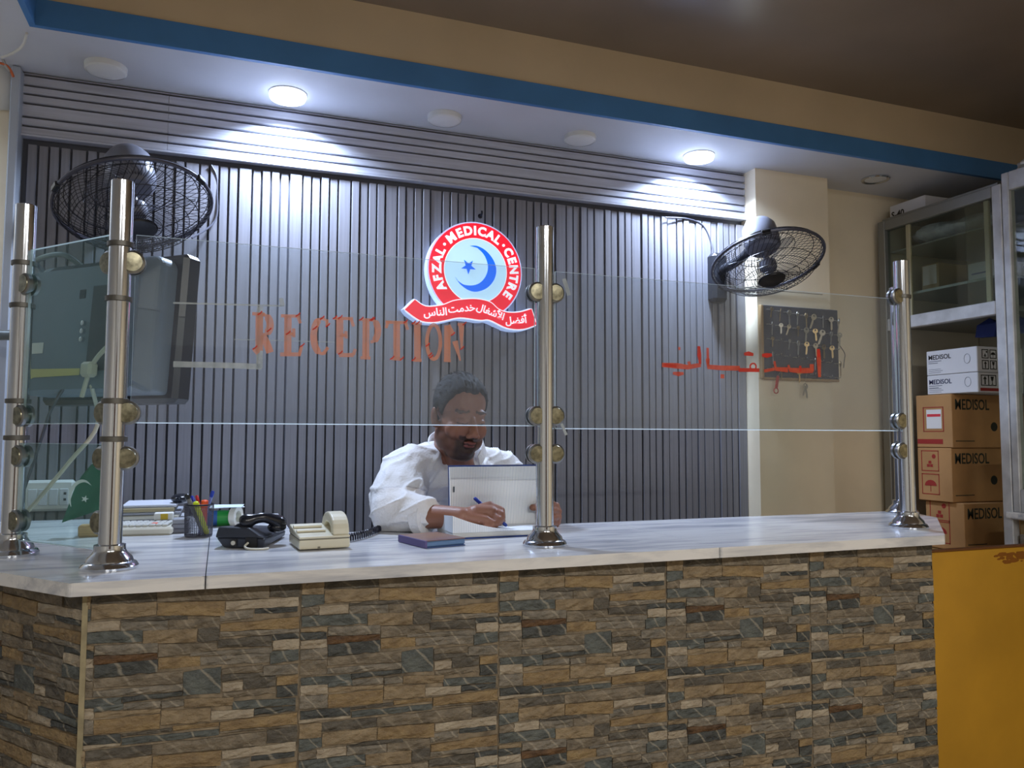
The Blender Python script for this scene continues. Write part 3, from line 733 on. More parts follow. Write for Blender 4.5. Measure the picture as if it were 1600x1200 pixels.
# ------------------------------------------------------------------ wall fans
blade_m = mat('smoky clear fan blade', (96, 98, 112), .2); blade_m.node_tree.nodes['Principled BSDF'].inputs['Alpha'].default_value = .22; motor_m = mat('grey fan motor', (112, 114, 126), .35)
def fan(cpx, ypl, ddir, phi, R, label, mount, cordpts, rot0):
    c = atY(cpx[0], cpx[1], ypl); v = (Vector((0, 0, H))-c).normalized()
    dx, dy = ddir; d = (_r2*dx-_u2*dy).normalized(); d = (d-v*d.dot(v)).normalized()
    n = v*math.cos(phi)+d*math.sin(phi)
    M = axis_frame(c, n)                                        # local +Z = blowing direction
    mnt = atY(mount[0], mount[1], YW-.012)
    t = thing('wall_fan', label, 'fan', (mnt.x, YW, mnt.z-.1), 'black wire guard fans on the panelling')
    rings = MB()
    def cage(prof, nsp, twist, rr, ringsat, name, wire):
        mb = MB()
        for k in range(nsp):
            pts = []
            for i, (r, z) in enumerate(prof):
                a = 2*PI*k/nsp+twist*(1-r/R)
                pts.append((r*math.cos(a), r*math.sin(a), z))
            mb.tube(pts, wire, 4, M=M)
        for r, z, w in ringsat:
            mb.tube([(r*math.cos(2*PI*k/44), r*math.sin(2*PI*k/44), z) for k in range(44)], w, 6, closed=True, M=M)
        return build(name, mb, black_metal, t)
    pf = [(.052, .088), (R*.35, .085), (R*.6, .074), (R*.8, .055), (R*.94, .026), (R, .0)]
    pb = [(.06, -.075), (R*.4, -.072), (R*.7, -.056), (R*.92, -.026), (R, -.004)]
    cage(pf, 66, 1.0, 0, [(.055, .088, .0018), (R*.5, .081, .0013), (R*.8, .056, .0015), (R*.3, .0855, .0012), (R*.66, .070, .0012), (R*.975, .012, .0014)], 'front_guard', .0011)
    cage(pb, 54, -.8, 0, [(.065, -.075, .002), (R*.55, -.065, .0014), (R*.85, -.038, .0016), (R*.99, -.012, .0014), (R*.972, -.019, .0014)], 'rear_guard', .0011)
    build('rim', MB().tube([(R*math.cos(2*PI*k/56), R*math.sin(2*PI*k/56), -.002) for k in range(56)], .0065, 8, closed=True, M=M), mat('grey guard rim', (84, 84, 96), .35, .4), t)
    for k in range(3):
        a = .6+rot0+k*2*PI/3
        build('guard_clip', MB().rbox((R-.006, -.018, -.01), (R+.01, .018, .009), .003, M @ Matrix.Rotation(a, 4, 'Z')), black_plastic, t)
    build('guard_badge', MB().lathe([(.054, .088), (.052, .094), (.03, .098), (.004, .099)], 30, M), black_plastic, t)
    build('hub', MB().lathe([(.035, .0), (.036, .03), (.028, .042), (.01, .046)], 24, M), motor_m, t)
    for k in range(3):
        mb = MB(); vs_ = []; fs_ = []; nx, ny = 6, 6
        for j in range(ny+1):
            r = .03+(R*.8-.03)*j/ny; wdt = .38+.25*math.sin(PI*min(1, j/ny*.9))
            for i in range(nx+1):
                s = i/nx-.5; a = rot0+k*2*PI/3+s*wdt*1.25+.25*j/ny
                rr = r*(1-.10*abs(s)*2 if j == ny else 1)
                vs_.append((rr*math.cos(a), rr*math.sin(a), .012+s*.05))
        for j in range(ny):
            for i in range(nx): fs_.append((j*(nx+1)+i, j*(nx+1)+i+1, (j+1)*(nx+1)+i+1, (j+1)*(nx+1)+i))
        N = len(vs_); vs2 = vs_+[(x, y, z-.002) for x, y, z in vs_]; fs2 = fs_+[tuple(q+N for q in f[::-1]) for f in fs_]
        rim = list(range(nx+1))+[(j+1)*(nx+1)-1 for j in range(1, ny+1)]+[ny*(nx+1)+i for i in range(nx-1, -1, -1)]+[j*(nx+1) for j in range(ny-1, 0, -1)]
        fs2 += [(rim[(q+1) % len(rim)], rim[q], rim[q]+N, rim[(q+1) % len(rim)]+N) for q in range(len(rim))]
        mb.add(vs2, fs2, M, 0, True)
        mb.tube([M @ Vector(vs_[q]) for q in rim], .0011, 5, closed=True, mi=1)
        build('blade', mb, [blade_m, black_metal], t)
    build('motor', MB().lathe([(.02, -.215), (.055, -.205), (.072, -.18), (.077, -.12), (.074, -.08), (.058, -.062), (.012, -.06), (.012, .0)], 28, M), motor_m, t)
    # arm and wall bracket
    mo = M @ Vector((0, 0, -.13)); el = Vector((mnt.x, mnt.y-.06, mnt.z+.03))
    build('arm', MB().tube(smooth_path([mnt+Vector((0, -.02, .0)), el, (el+mo)/2+Vector((0, 0, -.02)), mo], 5), .021, 12), black_plastic, t)
    build('wall_bracket', MB().rbox((mnt.x-.042, mnt.y-.055, mnt.z-.115), (mnt.x+.042, YW, mnt.z+.115), .016), black_plastic, t)
    if cordpts:
        build('cord', MB().tube(smooth_path([atY(a, b, YW-e) for a, b, e in cordpts], 6), .0035, 6), mat('grey cord', (70, 70, 80), .5), t)
    return M
fan((211, 322), 2.74, (.16, 1), math.radians(54), .232, 'large wire wall fan above the television on the left', (196, 300), [(330, 258, .02), (338, 275, .016), (339, 300, .014), (336, 345, .03), (300, 372, .10)], .4)
fan((1199, 410), 2.76, (.26, 1), math.radians(60), .236, 'wire wall fan by the pillar above the key board', (1117, 436), [(1040, 340, .03), (1075, 342, .018), (1098, 352, .016), (1110, 375, .018), (1114, 398, .03)], 1.5)

# ------------------------------------------------------------------ key board on the pillar
board_m = mat('dark key board felt', (62, 64, 74), .8, var=.15, vscale=12); frame_wood = mat('pale wood edge', (168, 138, 96), .6)
key_steel = mat('nickel key', (190, 184, 172), .3, .9); key_brass = mat('brassy key', (176, 150, 108), .35, .9)
kA, kB = atY(1191, 476, YP-.02), atY(1312, 597, YP-.02); kx0, kx1, kz0, kz1 = kA.x, kB.x, kB.z+.012, kA.z
kb = thing('key_board', 'dark key board with rows of small hooks hung on the pillar', 'key board', ((kx0+kx1)/2, YP, kz0))
build('board', MB().rbox((kx0+.006, YP-.018, kz0), (kx1, YP, kz1), .002), board_m, kb)
build('edge_strip', MB().rbox((kx0-.008, YP-.021, kz0-.006), (kx0+.006, YP, kz1), .002), frame_wood, kb)
build('lower_strip', MB().rbox((kx0+.006, YP-.02, kz0-.012), (kx1, YP, kz0), .002), frame_wood, kb)
hook_mb = MB().tube([(0, 0, 0), (0, -.012, 0), (0, -.017, .003), (0, -.018, .009)], .0016, 6); hook_mb.tube([(-.02, -.001, .002), (0, -.003, .003)], .0014, 5)
hook_me = to_mesh('hook', hook_mb, key_steel)
def key_mesh(tag_):
    mb = MB(); h = .0011
    def ringp(r, n=16): return [(r*math.cos(2*PI*i/n), r*math.sin(2*PI*i/n)) for i in range(n)]
    n = 16; o_, i_ = ringp(.0105), ringp(.004)
    o_ = [(x, z-.010) for x, z in o_]; i_ = [(x, z-.006) for x, z in i_]
    vs_ = [(x, -h, z) for x, z in o_]+[(x, -h, z) for x, z in i_]+[(x, h, z) for x, z in o_]+[(x, h, z) for x, z in i_]
    fs_ = []
    for k in range(n):
        k2 = (k+1) % n
        fs_ += [(k, k2, n+k2, n+k), (2*n+k2, 2*n+k, 3*n+k, 3*n+k2), (2*n+k, 2*n+k2, k2, k), (n+k, n+k2, 3*n+k2, 3*n+k)]
    mb.add(vs_, fs_)
    mb.prism([(-.003, -.019), (.003, -.019), (.003, -.05), (.0055, -.047), (.0055, -.038), (.003, -.036), (.003, -.05), (0, -.054), (-.003, -.05)][:2]+[(.0045, -.036), (.003, -.038), (.0048, -.042), (.003, -.045), (.0045, -.048), (0, -.054), (-.003, -.05)], -h, h)
    return mb
km = {0: to_mesh('key', key_mesh(0), key_steel), 1: to_mesh('key', key_mesh(0), key_brass)}
rows = ['topmost', 'second', 'third', 'fourth', 'lowest']
have = [(0, range(9)), (1, range(9)), (2, (0, 2, 3, 4, 5, 6, 7)), (3, (0, 5, 8)), (4, (1, 3))]
rnd = random.Random(3)
colx = [kx0+.042+(kx1-kx0-.05)*i/8.0 for i in range(9)]; rowz = [kz1-.022-(kz1-kz0-.06)*j/4.0 for j in range(5)]
full = dict((r, set(c)) for r, c in have)
for j in range(5):
    for i in range(9):
        z = rowz[j]-.004*i
        o = bpy.data.objects.new('hook', hook_me); C.objects.link(o); o.parent = kb; o.location = Vector((colx[i], YP-.018, z))-origin_of(kb)
        if i in full[j]:
            q = bpy.data.objects.new('key', km[1 if rnd.random() < .4 else 0]); C.objects.link(q)
            q.location = (colx[i], YP-.0365, z+.011); q.rotation_euler = (math.radians(8*rnd.random()), math.radians(rnd.uniform(-20, 26) if rnd.random() < .5 else rnd.uniform(-5, 5)), math.radians(rnd.uniform(-50, 50)))
            s = .9+.5*rnd.random(); q.scale = (s, 1, s)
            row_word = {0: 'top', 1: 'second', 2: 'third', 3: 'fourth', 4: 'bottom'}[j]
            tag(q, 'small metal key on the %s hook of the key board\'s %s row' % (ordinal(i), row_word), 'key', 'keys on the key board')
# larger tags hanging below the board
red_tag_m = mat('red key tag', (190, 50, 40), .4)
p = atY(1214, 597, YP-.03)
t = thing('key_tag', 'red key tag dangling below the key board', 'key tag', (p.x, p.y, p.z-.05))
build('tag_body', MB().rbox((p.x-.006, p.y-.003, p.z-.03), (p.x+.008, p.y+.003, p.z+.03), .002, Matrix.Translation(p) @ Matrix.Rotation(.2, 4, 'Y') @ Matrix.Translation(-p)), red_tag_m, t)
build('tag_ring', MB().tube([(p.x-.006+.012*math.cos(k*PI/8), p.y, p.z-.04+.012*math.sin(k*PI/8)) for k in range(16)], .0025, 6, closed=True), red_tag_m, t)
build('thread', MB().tube([(p.x+.004, p.y, p.z+.028), (colx[1], YP-.036, rowz[4]-.004)], .0008, 5), key_steel, t)
p = atY(1258, 606, YP-.03)
t = thing('key_bunch', 'bright key bunch hanging below the middle of the key board', 'keys', (p.x, p.y, p.z-.05))
for k, (ax, s) in enumerate(((-.15, 1.3), (.25, 1.1))):
    mb = key_mesh(0); moved(mb, Matrix.Translation((p.x, p.y-.003*k, p.z+.02)) @ Matrix.Rotation(ax, 4, 'Y') @ Matrix.Scale(s, 4)); build('key', mb, key_steel, t)
build('thread', MB().tube([(p.x, p.y, p.z+.02), (colx[4], YP-.036, rowz[4])], .0008, 5), key_steel, t)
w_ = [atY(a, b, YP-.03) for a, b in ((1308, 531), (1313, 541), (1320, 553), (1319, 565), (1318, 575))]
tag(build('wire_end', MB().tube(smooth_path(w_, 4), .0018, 6), black_metal), 'bent dark wire sticking out right of the key board', 'wire')
wm = [atY(a, b, YP-.004) for a, b in ((1204, 454), (1300, 462))]
tag(build('wall_cable', MB().tube([atY(1160, 448, YP-.004), *[atY(1185+k*20, 452.2+k*1.6, YP-.004) for k in range(6)]], .0018, 6), mat('grey thin cable', (120, 110, 95), .6)), 'thin cable stretched across the pillar under the right fan', 'cable')

# ------------------------------------------------------------------ television seen from behind, in the left wing
tv_m = mat('dark television shell', (104, 120, 134), .42, var=.05, vscale=4); tv_dark = mat('black television bezel', (22, 24, 30), .3)
tc = atY(146, 512, 2.42); ta = math.radians(-44)
TM = Matrix.Translation(tc) @ Matrix.Rotation(ta, 4, 'Z') @ Matrix.Rotation(math.radians(-4), 4, 'X')
tv = thing('television', 'dark flat television seen from the back behind the left wing glass', 'television', (tc.x, tc.y, tc.z-.21))
build('bezel', MB().rbox((-.265, .055, -.205), (.265, .115, .205), .012, TM), tv_dark, tv)
sh = MB(); bk = [(-.236, -.185), (.236, -.185), (.236, .165), (.215, .188), (-.215, .188), (-.236, .165)]; fr = [(-.205, -.165), (.205, -.165), (.205, .12), (.185, .145), (-.185, .145), (-.205, .12)]
n = 6; vs_ = [(x, .056, z) for x, z in bk]+[(x*1.02, .0, z) for x, z in bk]+[(x, -.05, z) for x, z in fr]
sh.add(vs_, [(j*n+(i+1) % n, j*n+i, (j+1)*n+i, (j+1)*n+(i+1) % n) for j in range(2) for i in range(n)]+[list(range(2*n, 3*n))[::1]], TM)
for i in range(len(sh.f)): pass
o = build('back_shell', sh, tv_m, tv); b_ = o.modifiers.new('b', 'BEVEL'); b_.width = .012; b_.segments = 3
vm = mat('vent slot', (30, 34, 40), .6)
mb = MB()
for i in range(30):
    x = -.16+.32*i/29; mb.box((x-.0025, -.036, .142), (x+.0025, -.03, .166), TM)
mb2 = MB()
for i in range(30):
    x = -.16+.32*i/29; mb2.add([(x-.0025, -.046, .150), (x+.0025, -.046, .150), (x+.0025, -.012, .182), (x-.0025, -.012, .182), (x-.0025, -.040, .148), (x+.0025, -.040, .148), (x+.0025, -.008, .178), (x-.0025, -.008, .178)], [(0,1,2,3),(7,6,5,4),(0,4,5,1),(1,5,6,2),(2,6,7,3),(3,7,4,0)], TM)
o = build('vent_slots', mb2, vm, tv); o['kind'] = 'stuff'
build('jack_panel', MB().box((.055, -.054, -.13), (.17, -.0505, .10), TM), mat('jack panel', (34, 38, 44), .5), tv)
for k in range(3): build('jack', MB().lathe([(.007, 0), (.007, .008), (.004, .009)], 12, TM @ Matrix.Translation((.03, -.05, -.0-.022*k)) @ Matrix.Rotation(PI/2, 4, 'X')), chrome, tv)
build('sticker', MB().box((-.185, -.0515, -.075), (-.125, -.0502, -.045), TM), mat('white sticker', (220, 222, 214), .6), tv)
build('square_badge', MB().box((.0, -.0515, .07), (.022, -.0502, .094), TM), vm, tv)
build('yellow_tape', MB().prism([(-.17, -.118), (.03, -.122), (.03, -.140), (-.15, -.142), (-.17, -.148)], -.0518, -.0504, TM), mat('yellow tape', (206, 198, 120), .6), tv)
cab_w = mat('ivory cable', (206, 202, 184), .5)
c1 = TM @ Vector((.20, -.03, .01)); c2 = TM @ Vector((.10, -.07, -.12)); c3 = TM @ Vector((.06, -.06, -.2))
build('power_cable', MB().tube(smooth_path([c1+Vector((.0, 0, .012)), c1, (c1+c2)/2+Vector((-.01, -.02, -.01)), c2, c3], 6), .006, 8), cab_w, tv)
build('cable_plug', MB().rbox((.07, -.085, -.15), (.11, -.055, -.11), .008, TM), cab_w, tv)
br = MB().tube(smooth_path([TM @ Vector((-.1, .1, .0)), TM @ Vector((-.1, .2, .02)), (-.78, 2.95, tc.z+.02), (-.80, YW+.03, tc.z+.02)], 5), .016, 10)
br.tube(smooth_path([TM @ Vector((-.15, .06, .20)), TM @ Vector((-.2, .03, .235)), TM @ Vector((-.34, .05, .235)), TM @ Vector((-.38, .1, .215))], 5), .008, 8)
build('bracket', br, mat('grey bracket', (110, 120, 124), .4, .5), tv)
# shelf board under it with two papers
wh = mat('white paper', (226, 226, 222), .7); 
def quad_on(pts, Y, th, d=(0, 1, 0)):
    mb = MB(); P = [atY(a, b, Y) for a, b in pts]; D = Vector(d)*th; n = len(P)
    mb.add(P+[p+D for p in P], [list(range(n))[::-1], list(range(n, 2*n)), *[(i, (i+1) % n, (i+1) % n+n, i+n) for i in range(n)]]); return mb
# cables hanging under the television
tag(build('hanging_cable', MB().tube(smooth_path([TM @ Vector((-.03, -.04, -.16)), atY(80, 640, 2.55), atY(63, 690, 2.7), atY(38, 765, 2.9)], 6), .0045, 8), black_plastic), 'dark cable running down from the television to the socket panel', 'cable')
tag(build('hanging_cable', MB().tube(smooth_path([TM @ Vector((.08, -.05, -.17)), atY(152, 665, 2.45), atY(110, 720, 2.42), atY(60, 780, 2.4), atY(28, 815, 2.38)], 6), .0055, 8), cab_w), 'ivory cable running diagonally down behind the lower left glass', 'cable')

# ------------------------------------------------------------------ socket panel, wires in the corner
q = atY(75, 772, YW-.05)
t = thing('socket_panel', 'white wall socket panel low on the wall behind the flag', 'socket', (q.x, q.y, q.z-.06))
s0, s1 = atY(32, 800, YW-.05), atY(116, 750, YW-.05)
build('box', MB().rbox((s0.x, YW-.05, s0.z), (s1.x, YW-.01, s1.z), .008), white_plastic, t)
for k in range(4):
    xx = s0.x+.02+k*(s1.x-s0.x-.03)/4
    build('switch', MB().rbox((xx, YW-.056, s0.z+.02), (xx+(s1.x-s0.x)/6, YW-.05, s0.z+.075), .003), mat('switch plastic', (200, 202, 206), .4), t)
    if k == 3:
        for zz in (.035, .055): build('pin_hole', MB().box((xx+.012, YW-.0575, s0.z+zz), (xx+.02, YW-.0562, s0.z+zz+.008)), vm, t)
wires = [(('orange'), (212, 108, 60), [(-8, 97), (8, 101), (16, 109), (21, 120)], 'orange wire poking out of the ceiling corner'),
         (('white'), (216, 214, 206), [(42, 52), (36, 70), (22, 82), (2, 90)], 'white wire curling down from the soffit in the corner'),
         (('grey'), (170, 170, 168), [(4, 92), (10, 104), (16, 112)], 'short grey wire end beside the orange wire')]
for nm, col, pts, lab in wires:
    tag(build('loose_wire', MB().tube(smooth_path([atZ(a, b, ZS-.004-.012*i) if nm == 'white' else atY(a, b, 3.0) for i, (a, b) in enumerate(pts)], 6), .0042, 8), mat(nm+' wire', col, .5)), lab, 'wire')
q = atY(6, 132, YW)
t = thing('wall_box', 'rounded white box on the wall in the upper left corner', 'box', (q.x, q.y, q.z-.09))
build('cover', MB().ell((q.x-.01, YW-.0, q.z), (.07, .055, .09), nu=20, nv=14), white_plastic, t)
build('backplate', MB().lathe([(.085, 0), (.085, .02)], 24, Matrix.Translation((q.x-.01, YW+.02, q.z)) @ Matrix.Rotation(PI/2, 4, 'X')), white_plastic, t)
# ------------------------------------------------------------------ things on the worktop
def obox(c, ax, ay, h, mb=None, r=.003, mi=0):                 # box from a bottom corner and two edge vectors
    ax, ay = Vector(ax), Vector(ay); M = frame(c, ax, y=ay)
    mb = mb or MB(); mb.rbox((0, 0, 0), (ax.length, (ay-ax.normalized()*ay.dot(ax.normalized())).length, h), r, M, mi); return mb
# small notebook
a, b, c = atZ(665, 857.5, ZT), atZ(727, 852, ZT), atZ(622, 847, ZT)
nb = thing('notebook', 'small closed notebook with brown cover and blue edges lying before the ledger', 'notebook', a)
obx = b-a; oby = c-a; oby = oby-obx.normalized()*oby.dot(obx.normalized())
build('page_block', obox(a+Vector((0, 0, .003)), obx, oby, .014), mat('blue page edges', (96, 128, 168), .6, var=.05, vscale=60, stretch=(1, 1, 40)), nb)
build('lower_cover', obox(a, obx, oby, .0025, r=.001), mat('blue cover', (70, 96, 150), .5), nb)
build('cover', obox(a+Vector((0, 0, .0172)), obx, oby, .0025, r=.001), mat('brown printed cover', (140, 104, 74), .45, rgb2=(112, 86, 96), vscale=9), nb)
M_ = frame(a, obx, y=oby)
build('spine', MB().rbox((-.003, -.002, .001), (.004, oby.length, .0195), .001, M_), mat('purple spine', (92, 82, 132), .5), nb)
# ivory telephone
a, b = atZ(467, 861.5, ZT), atZ(547, 857, ZT); ax = (b-a); ay = Vector((-ax.y, ax.x, 0)).normalized()
c = atZ(449, 847, ZT)-a; dlen = .155
ivory = mat('ivory telephone plastic', (214, 208, 184), .42, var=.02); ivory_d = mat('ivory shadow gap', (120, 116, 100), .6)
tel = thing('telephone', 'ivory desk telephone with an arched handset rest, next to the ledger', 'telephone', a)
sk = c.normalized(); L = ax.length; ax = ax.normalized()
def tp(u, v, z): return a+ax*u+sk*v+Vector((0, 0, z))
def hexa(P):                                                     # 8 corner solid
    return MB().add(P, [(3,2,1,0),(4,5,6,7),(0,1,5,4),(1,2,6,5),(2,3,7,6),(3,0,4,7)])
def bevel(o, w=.004, s=2):
    m = o.modifiers.new('bevel', 'BEVEL'); m.width = w; m.segments = s; m.limit_method = 'ANGLE'; return o
bevel(build('base', hexa([tp(0,0,.003), tp(L,0,.003), tp(L,dlen,.003), tp(0,dlen,.003), tp(0,0,.026), tp(L,0,.026), tp(L,dlen,.026), tp(0,dlen,.026)]), ivory, tel))
build('seam', hexa([tp(.002,.002,.024), tp(L-.002,.002,.024), tp(L-.002,dlen-.002,.024), tp(.002,dlen-.002,.024), tp(.002,.002,.030), tp(L-.002,.002,.030), tp(L-.002,dlen-.002,.030), tp(.002,dlen-.002,.030)]), ivory_d, tel)
bevel(build('top_shell', hexa([tp(0,0,.028), tp(L,0,.028), tp(L,dlen,.028), tp(0,dlen,.028), tp(0,0,.034), tp(L,0,.034), tp(L,dlen,.05), tp(0,dlen,.05)]), ivory, tel))
for k in range(2):
    build('top_rib', hexa([tp(.002,.045+k*.05,.040+.005*k), tp(L*.58,.045+k*.05,.040+.005*k), tp(L*.58,.058+k*.05,.040+.005*k), tp(.002,.058+k*.05,.040+.005*k), tp(.002,.045+k*.05,.044+.006*k), tp(L*.58,.045+k*.05,.044+.006*k), tp(L*.58,.058+k*.05,.047+.006*k), tp(.002,.058+k*.05,.047+.006*k)]), ivory, tel)
mb = MB(); no = 14; outer = []; inner = []
for i in range(no+1):
    th = PI*i/no; outer.append((.078-.075*math.cos(th), .034+.052*math.sin(th)**.8)); inner.append((.078-.046*math.cos(th), .034+.026*math.sin(th)))
x0, x1 = L*.66, L*.99
vs_ = []
for xx in (x0, x1):
    for v, z in outer: vs_.append(tp(xx, v, z))
    for v, z in inner: vs_.append(tp(xx, v, z))
n = no+1; fs_ = []
for i in range(no):
    fs_ += [(i, i+1, n+i+1, n+i), (3*n+i, 3*n+i+1, 2*n+i+1, 2*n+i), (2*n+i, 2*n+i+1, i+1, i), (n+i, n+i+1, 3*n+i+1, 3*n+i)]
fs_ += [(0, n, 3*n, 2*n), (no, 2*n+no, 3*n+no, n+no)]
mb.add(vs_, fs_)
bevel(build('handset', mb, ivory, tel), .005, 3)
build('foot_notch', MB().box((0, 0, 0), (.006, .002, .006), Matrix.Translation(tp(L*.36, -.0012, .003))), ivory_d, tel)
pts = []
r0, r1 = tp(L*1.0, .10, .012), atZ(597, 830, ZT)+Vector((0, 0, .012))
for i in range(240):
    s = i/239; q = r0.lerp(r1, s)+Vector((0, -.03*math.sin(PI*s), .0)); q.z = ZT+.012; aa = s*2*PI*20; pts.append(q+Vector((0, .0085*math.cos(aa), .0085*math.sin(aa))))
build('coiled_cord', MB().tube(pts, .0026, 5), mat('dark coiled cord', (34, 34, 48), .4), tel)
# black telephone
a, b = atZ(349, 857, ZT), atZ(412, 858, ZT); ax = (b-a); L = ax.length; ax.normalize(); c = atZ(446, 838, ZT)-b; sk = c.normalized(); dlen = c.length*.95
blk = mat('charcoal telephone plastic', (44, 48, 58), .4); blk2 = mat('gloss black handset', (24, 26, 34), .22)
tel2 = thing('telephone', 'charcoal desk telephone seen from the back, next to the pen cup', 'telephone', a)
bevel(build('base', hexa([tp(0,0,.002), tp(L,0,.002), tp(L,dlen,.002), tp(0,dlen,.002), tp(-.018,-.004,.026), tp(L+.004,-.004,.026), tp(L+.004,dlen,.018), tp(-.018,dlen,.018)]), blk, tel2))
bevel(build('top_shell', hexa([tp(-.022,-.005,.026), tp(L+.004,-.005,.026), tp(L+.004,dlen,.018), tp(-.022,dlen,.018), tp(-.016,.004,.054), tp(L*.62,.004,.052), tp(L*.9,dlen,.030), tp(-.016,dlen,.032)]), blk, tel2), .007, 3)
hp = [tp(L*.35,.03,.056), tp(L*.55,.035,.066), tp(L*.85,.05,.072), tp(L*1.1,.075,.062), tp(L*1.22,.10,.046)]
build('handset', MB().tube(smooth_path(hp, 5), [.012, .016, .019, .02, .02, .018, .015, .0135, .013, .013, .013, .013, .0135, .014, .015, .017, .019, .020, .019, .016, .011], 14), blk2, tel2)
for u in (L*.4, L*1.12): build('handset_cup', MB().ell(tuple(tp(u, .03 if u < L*.8 else .085, .047 if u < L*.8 else .044)), (.024, .02, .014), nu=16, nv=10), blk2, tel2)
Mf = frame(tp(0, -.003, 0), ax, z=(0, 0, 1))
build('socket_plate', MB().box((.02, -.0035, .006), (.036, -.001, .024), Mf), mat('dark plate', (30, 30, 30), .5), tel2)
build('round_jack', MB().lathe([(.0055, 0), (.0055, .004), (.002, .0045)], 14, Mf @ Matrix.Translation((.028, -.003, .015)) @ Matrix.Rotation(PI/2, 4, 'X')), mat('grey jack', (190, 188, 176), .4), tel2)
build('line_socket', MB().box((.058, -.0035, .004), (.088, -.001, .028), Mf), mat('black socket', (12, 12, 14), .6), tel2)
build('line_cord', MB().tube(smooth_path([Mf @ Vector((.066, -.004, .016)), Mf @ Vector((.062, -.014, .008)), Mf @ Vector((.075, -.02, .0035)), Mf @ Vector((.105, -.018, .003)), Mf @ Vector((.118, -.004, .003))], 6), .0028, 7), cab_w, tel2)
# pen cup and pens
pc = atZ(310, 838, ZT); RC = .036; HC = .088
cup = thing('pen_cup', 'grey wire mesh pen cup beside the charcoal telephone', 'pen cup', pc)
mesh_m = mat('grey cup mesh', (96, 96, 104), .4, .6)
mb = MB()
for k in range(44):
    q = 2*PI*k/44; mb.tube([(pc.x+RC*math.cos(q), pc.y+RC*math.sin(q), ZT+.004), (pc.x+RC*1.06*math.cos(q), pc.y+RC*1.06*math.sin(q), ZT+HC)], .0006, 4)
for k in range(22):
    z = ZT+.004+(HC-.006)*k/21; r = RC*(1+.06*k/21); mb.tube([(pc.x+r*math.cos(2*PI*j/32), pc.y+r*math.sin(2*PI*j/32), z) for j in range(32)], .0006, 4, closed=True)
o = build('mesh_wall', mb, mesh_m, cup); o['kind'] = 'stuff'
build('rim', MB().tube([(pc.x+RC*1.06*math.cos(2*PI*j/36), pc.y+RC*1.06*math.sin(2*PI*j/36), ZT+HC) for j in range(36)], .0022, 8, closed=True), black_metal, cup)
build('bottom_plate', MB().lathe([(RC*.99, 0), (RC, .004)], 32, Matrix.Translation(pc)), mesh_m, cup)
def pen(p0, p1, r, body, cap, lab, cf=.3, thick=None, parts=('barrel', 'cap'), cat='pen'):
    p0, p1 = Vector(p0), Vector(p1); d = (p1-p0).normalized(); q = p0.lerp(p1, 1-cf)
    t = thing({'pen': 'ballpoint_pen', 'marker': 'marker', 'highlighter': 'highlighter'}[cat], lab, cat, p0)
    build('barrel', MB().tube([p0, p0+d*.004, q], [r*.55, r, r], 12), mat(body[0], body[1], .35), t)
    build('cap', MB().tube([q, q+d*.002, p1-d*.003, p1], [r, r*1.15, r*1.1, r*.7], 12), mat(cap[0], cap[1], .35), t)
    return t
def inside(px_, py_, dy=0): return atY(px_, py_, pc.y+dy)
pb = [Vector((pc.x+dx, pc.y+dy, ZT+.006)) for dx, dy in ((.014, .004), (.016, .006), (-.008, -.012), (.004, .012), (.02, -.002), (.002, .02))]
pen(pb[0], inside(291, 772, .0), .0065, ('grey marker barrel', (128, 128, 128)), ('black cap', (22, 22, 24)), 'grey marker with black cap, leftmost in the pen cup', .12, cat='marker')
pen(pb[1], inside(299, 775, .012), .0048, ('blue pen barrel', (40, 70, 190)), ('deep blue cap', (24, 48, 180)), 'blue capped pen between the marker and the red pen in the cup', .3)
pen(pb[4]+Vector((.003, -.004, 0)), inside(305, 784, -.022), .0072, ('yellow highlighter barrel', (204, 214, 20)), ('yellow highlighter end', (214, 232, 40)), 'neon yellow highlighter leaning in the pen cup', .12, cat='highlighter')
pen(pb[4]+Vector((.0, .012, 0)), inside(307, 774, .018), .004, ('red pen barrel', (208, 92, 96)), ('red cap', (210, 40, 40)), 'thin red pen behind the yellow highlighter in the cup', .2)
pen(pb[2]+Vector((.02, .02, 0)), inside(320, 781, .004), .0088, ('orange highlighter barrel', (232, 92, 60)), ('orange highlighter end', (244, 98, 52)), 'orange highlighter in the pen cup', .2, cat='highlighter')
pen(pb[5], inside(333, 767, .012), .0045, ('clear blue barrel', (130, 150, 214)), ('blue pen end', (38, 70, 190)), 'blue ballpoint pen standing at the right edge of the cup', .15)
# keyboard, files and small stationery behind the corner post
a, b = atZ(188, 838, ZT), atZ(268, 836, ZT); ax = (b-a).normalized(); L = (b-a).length; ay = Vector((-ax.y, ax.x, 0))
kbm = mat('ivory keyboard plastic', (206, 202, 186), .5)
kbd = thing('computer_keyboard', 'ivory computer keyboard lying behind the left corner post', 'keyboard', a)
Mk = frame(a, ax, y=ay); kx = -.10
build('case', MB().rbox((kx, 0, 0), (L, .15, .022), .006, Mk), kbm, kbd)
for r_ in range(4):
    for c_ in range(12):
        xx = kx+.012+c_*(L-kx-.024)/12; yy = .018+r_*.03
        build('key_cap', MB().rbox((xx, yy, .022), (xx+(L-kx-.024)/12-.003, yy+.026, .029), .002, Mk), mat('key cap', (196, 196, 190), .5) if (r_, c_) != (1, 9) else mat('red key cap', (214, 110, 90), .5), kbd)
fa = atZ(192, 822, ZT); 
fl = thing('file_stack', 'pile of grey and buff paper files behind the keyboard', 'files', (fa.x, fa.y, ZT))
fy = 2.66; f0, f1 = atY(192, 818, fy), atY(292, 800, fy)
cols = [('buff file', (176, 162, 130)), ('grey file', (158, 160, 166)), ('pale file', (190, 188, 176)), ('grey upper file', (150, 154, 164)), ('olive file', (160, 150, 118)), ('light file', (186, 190, 200))]
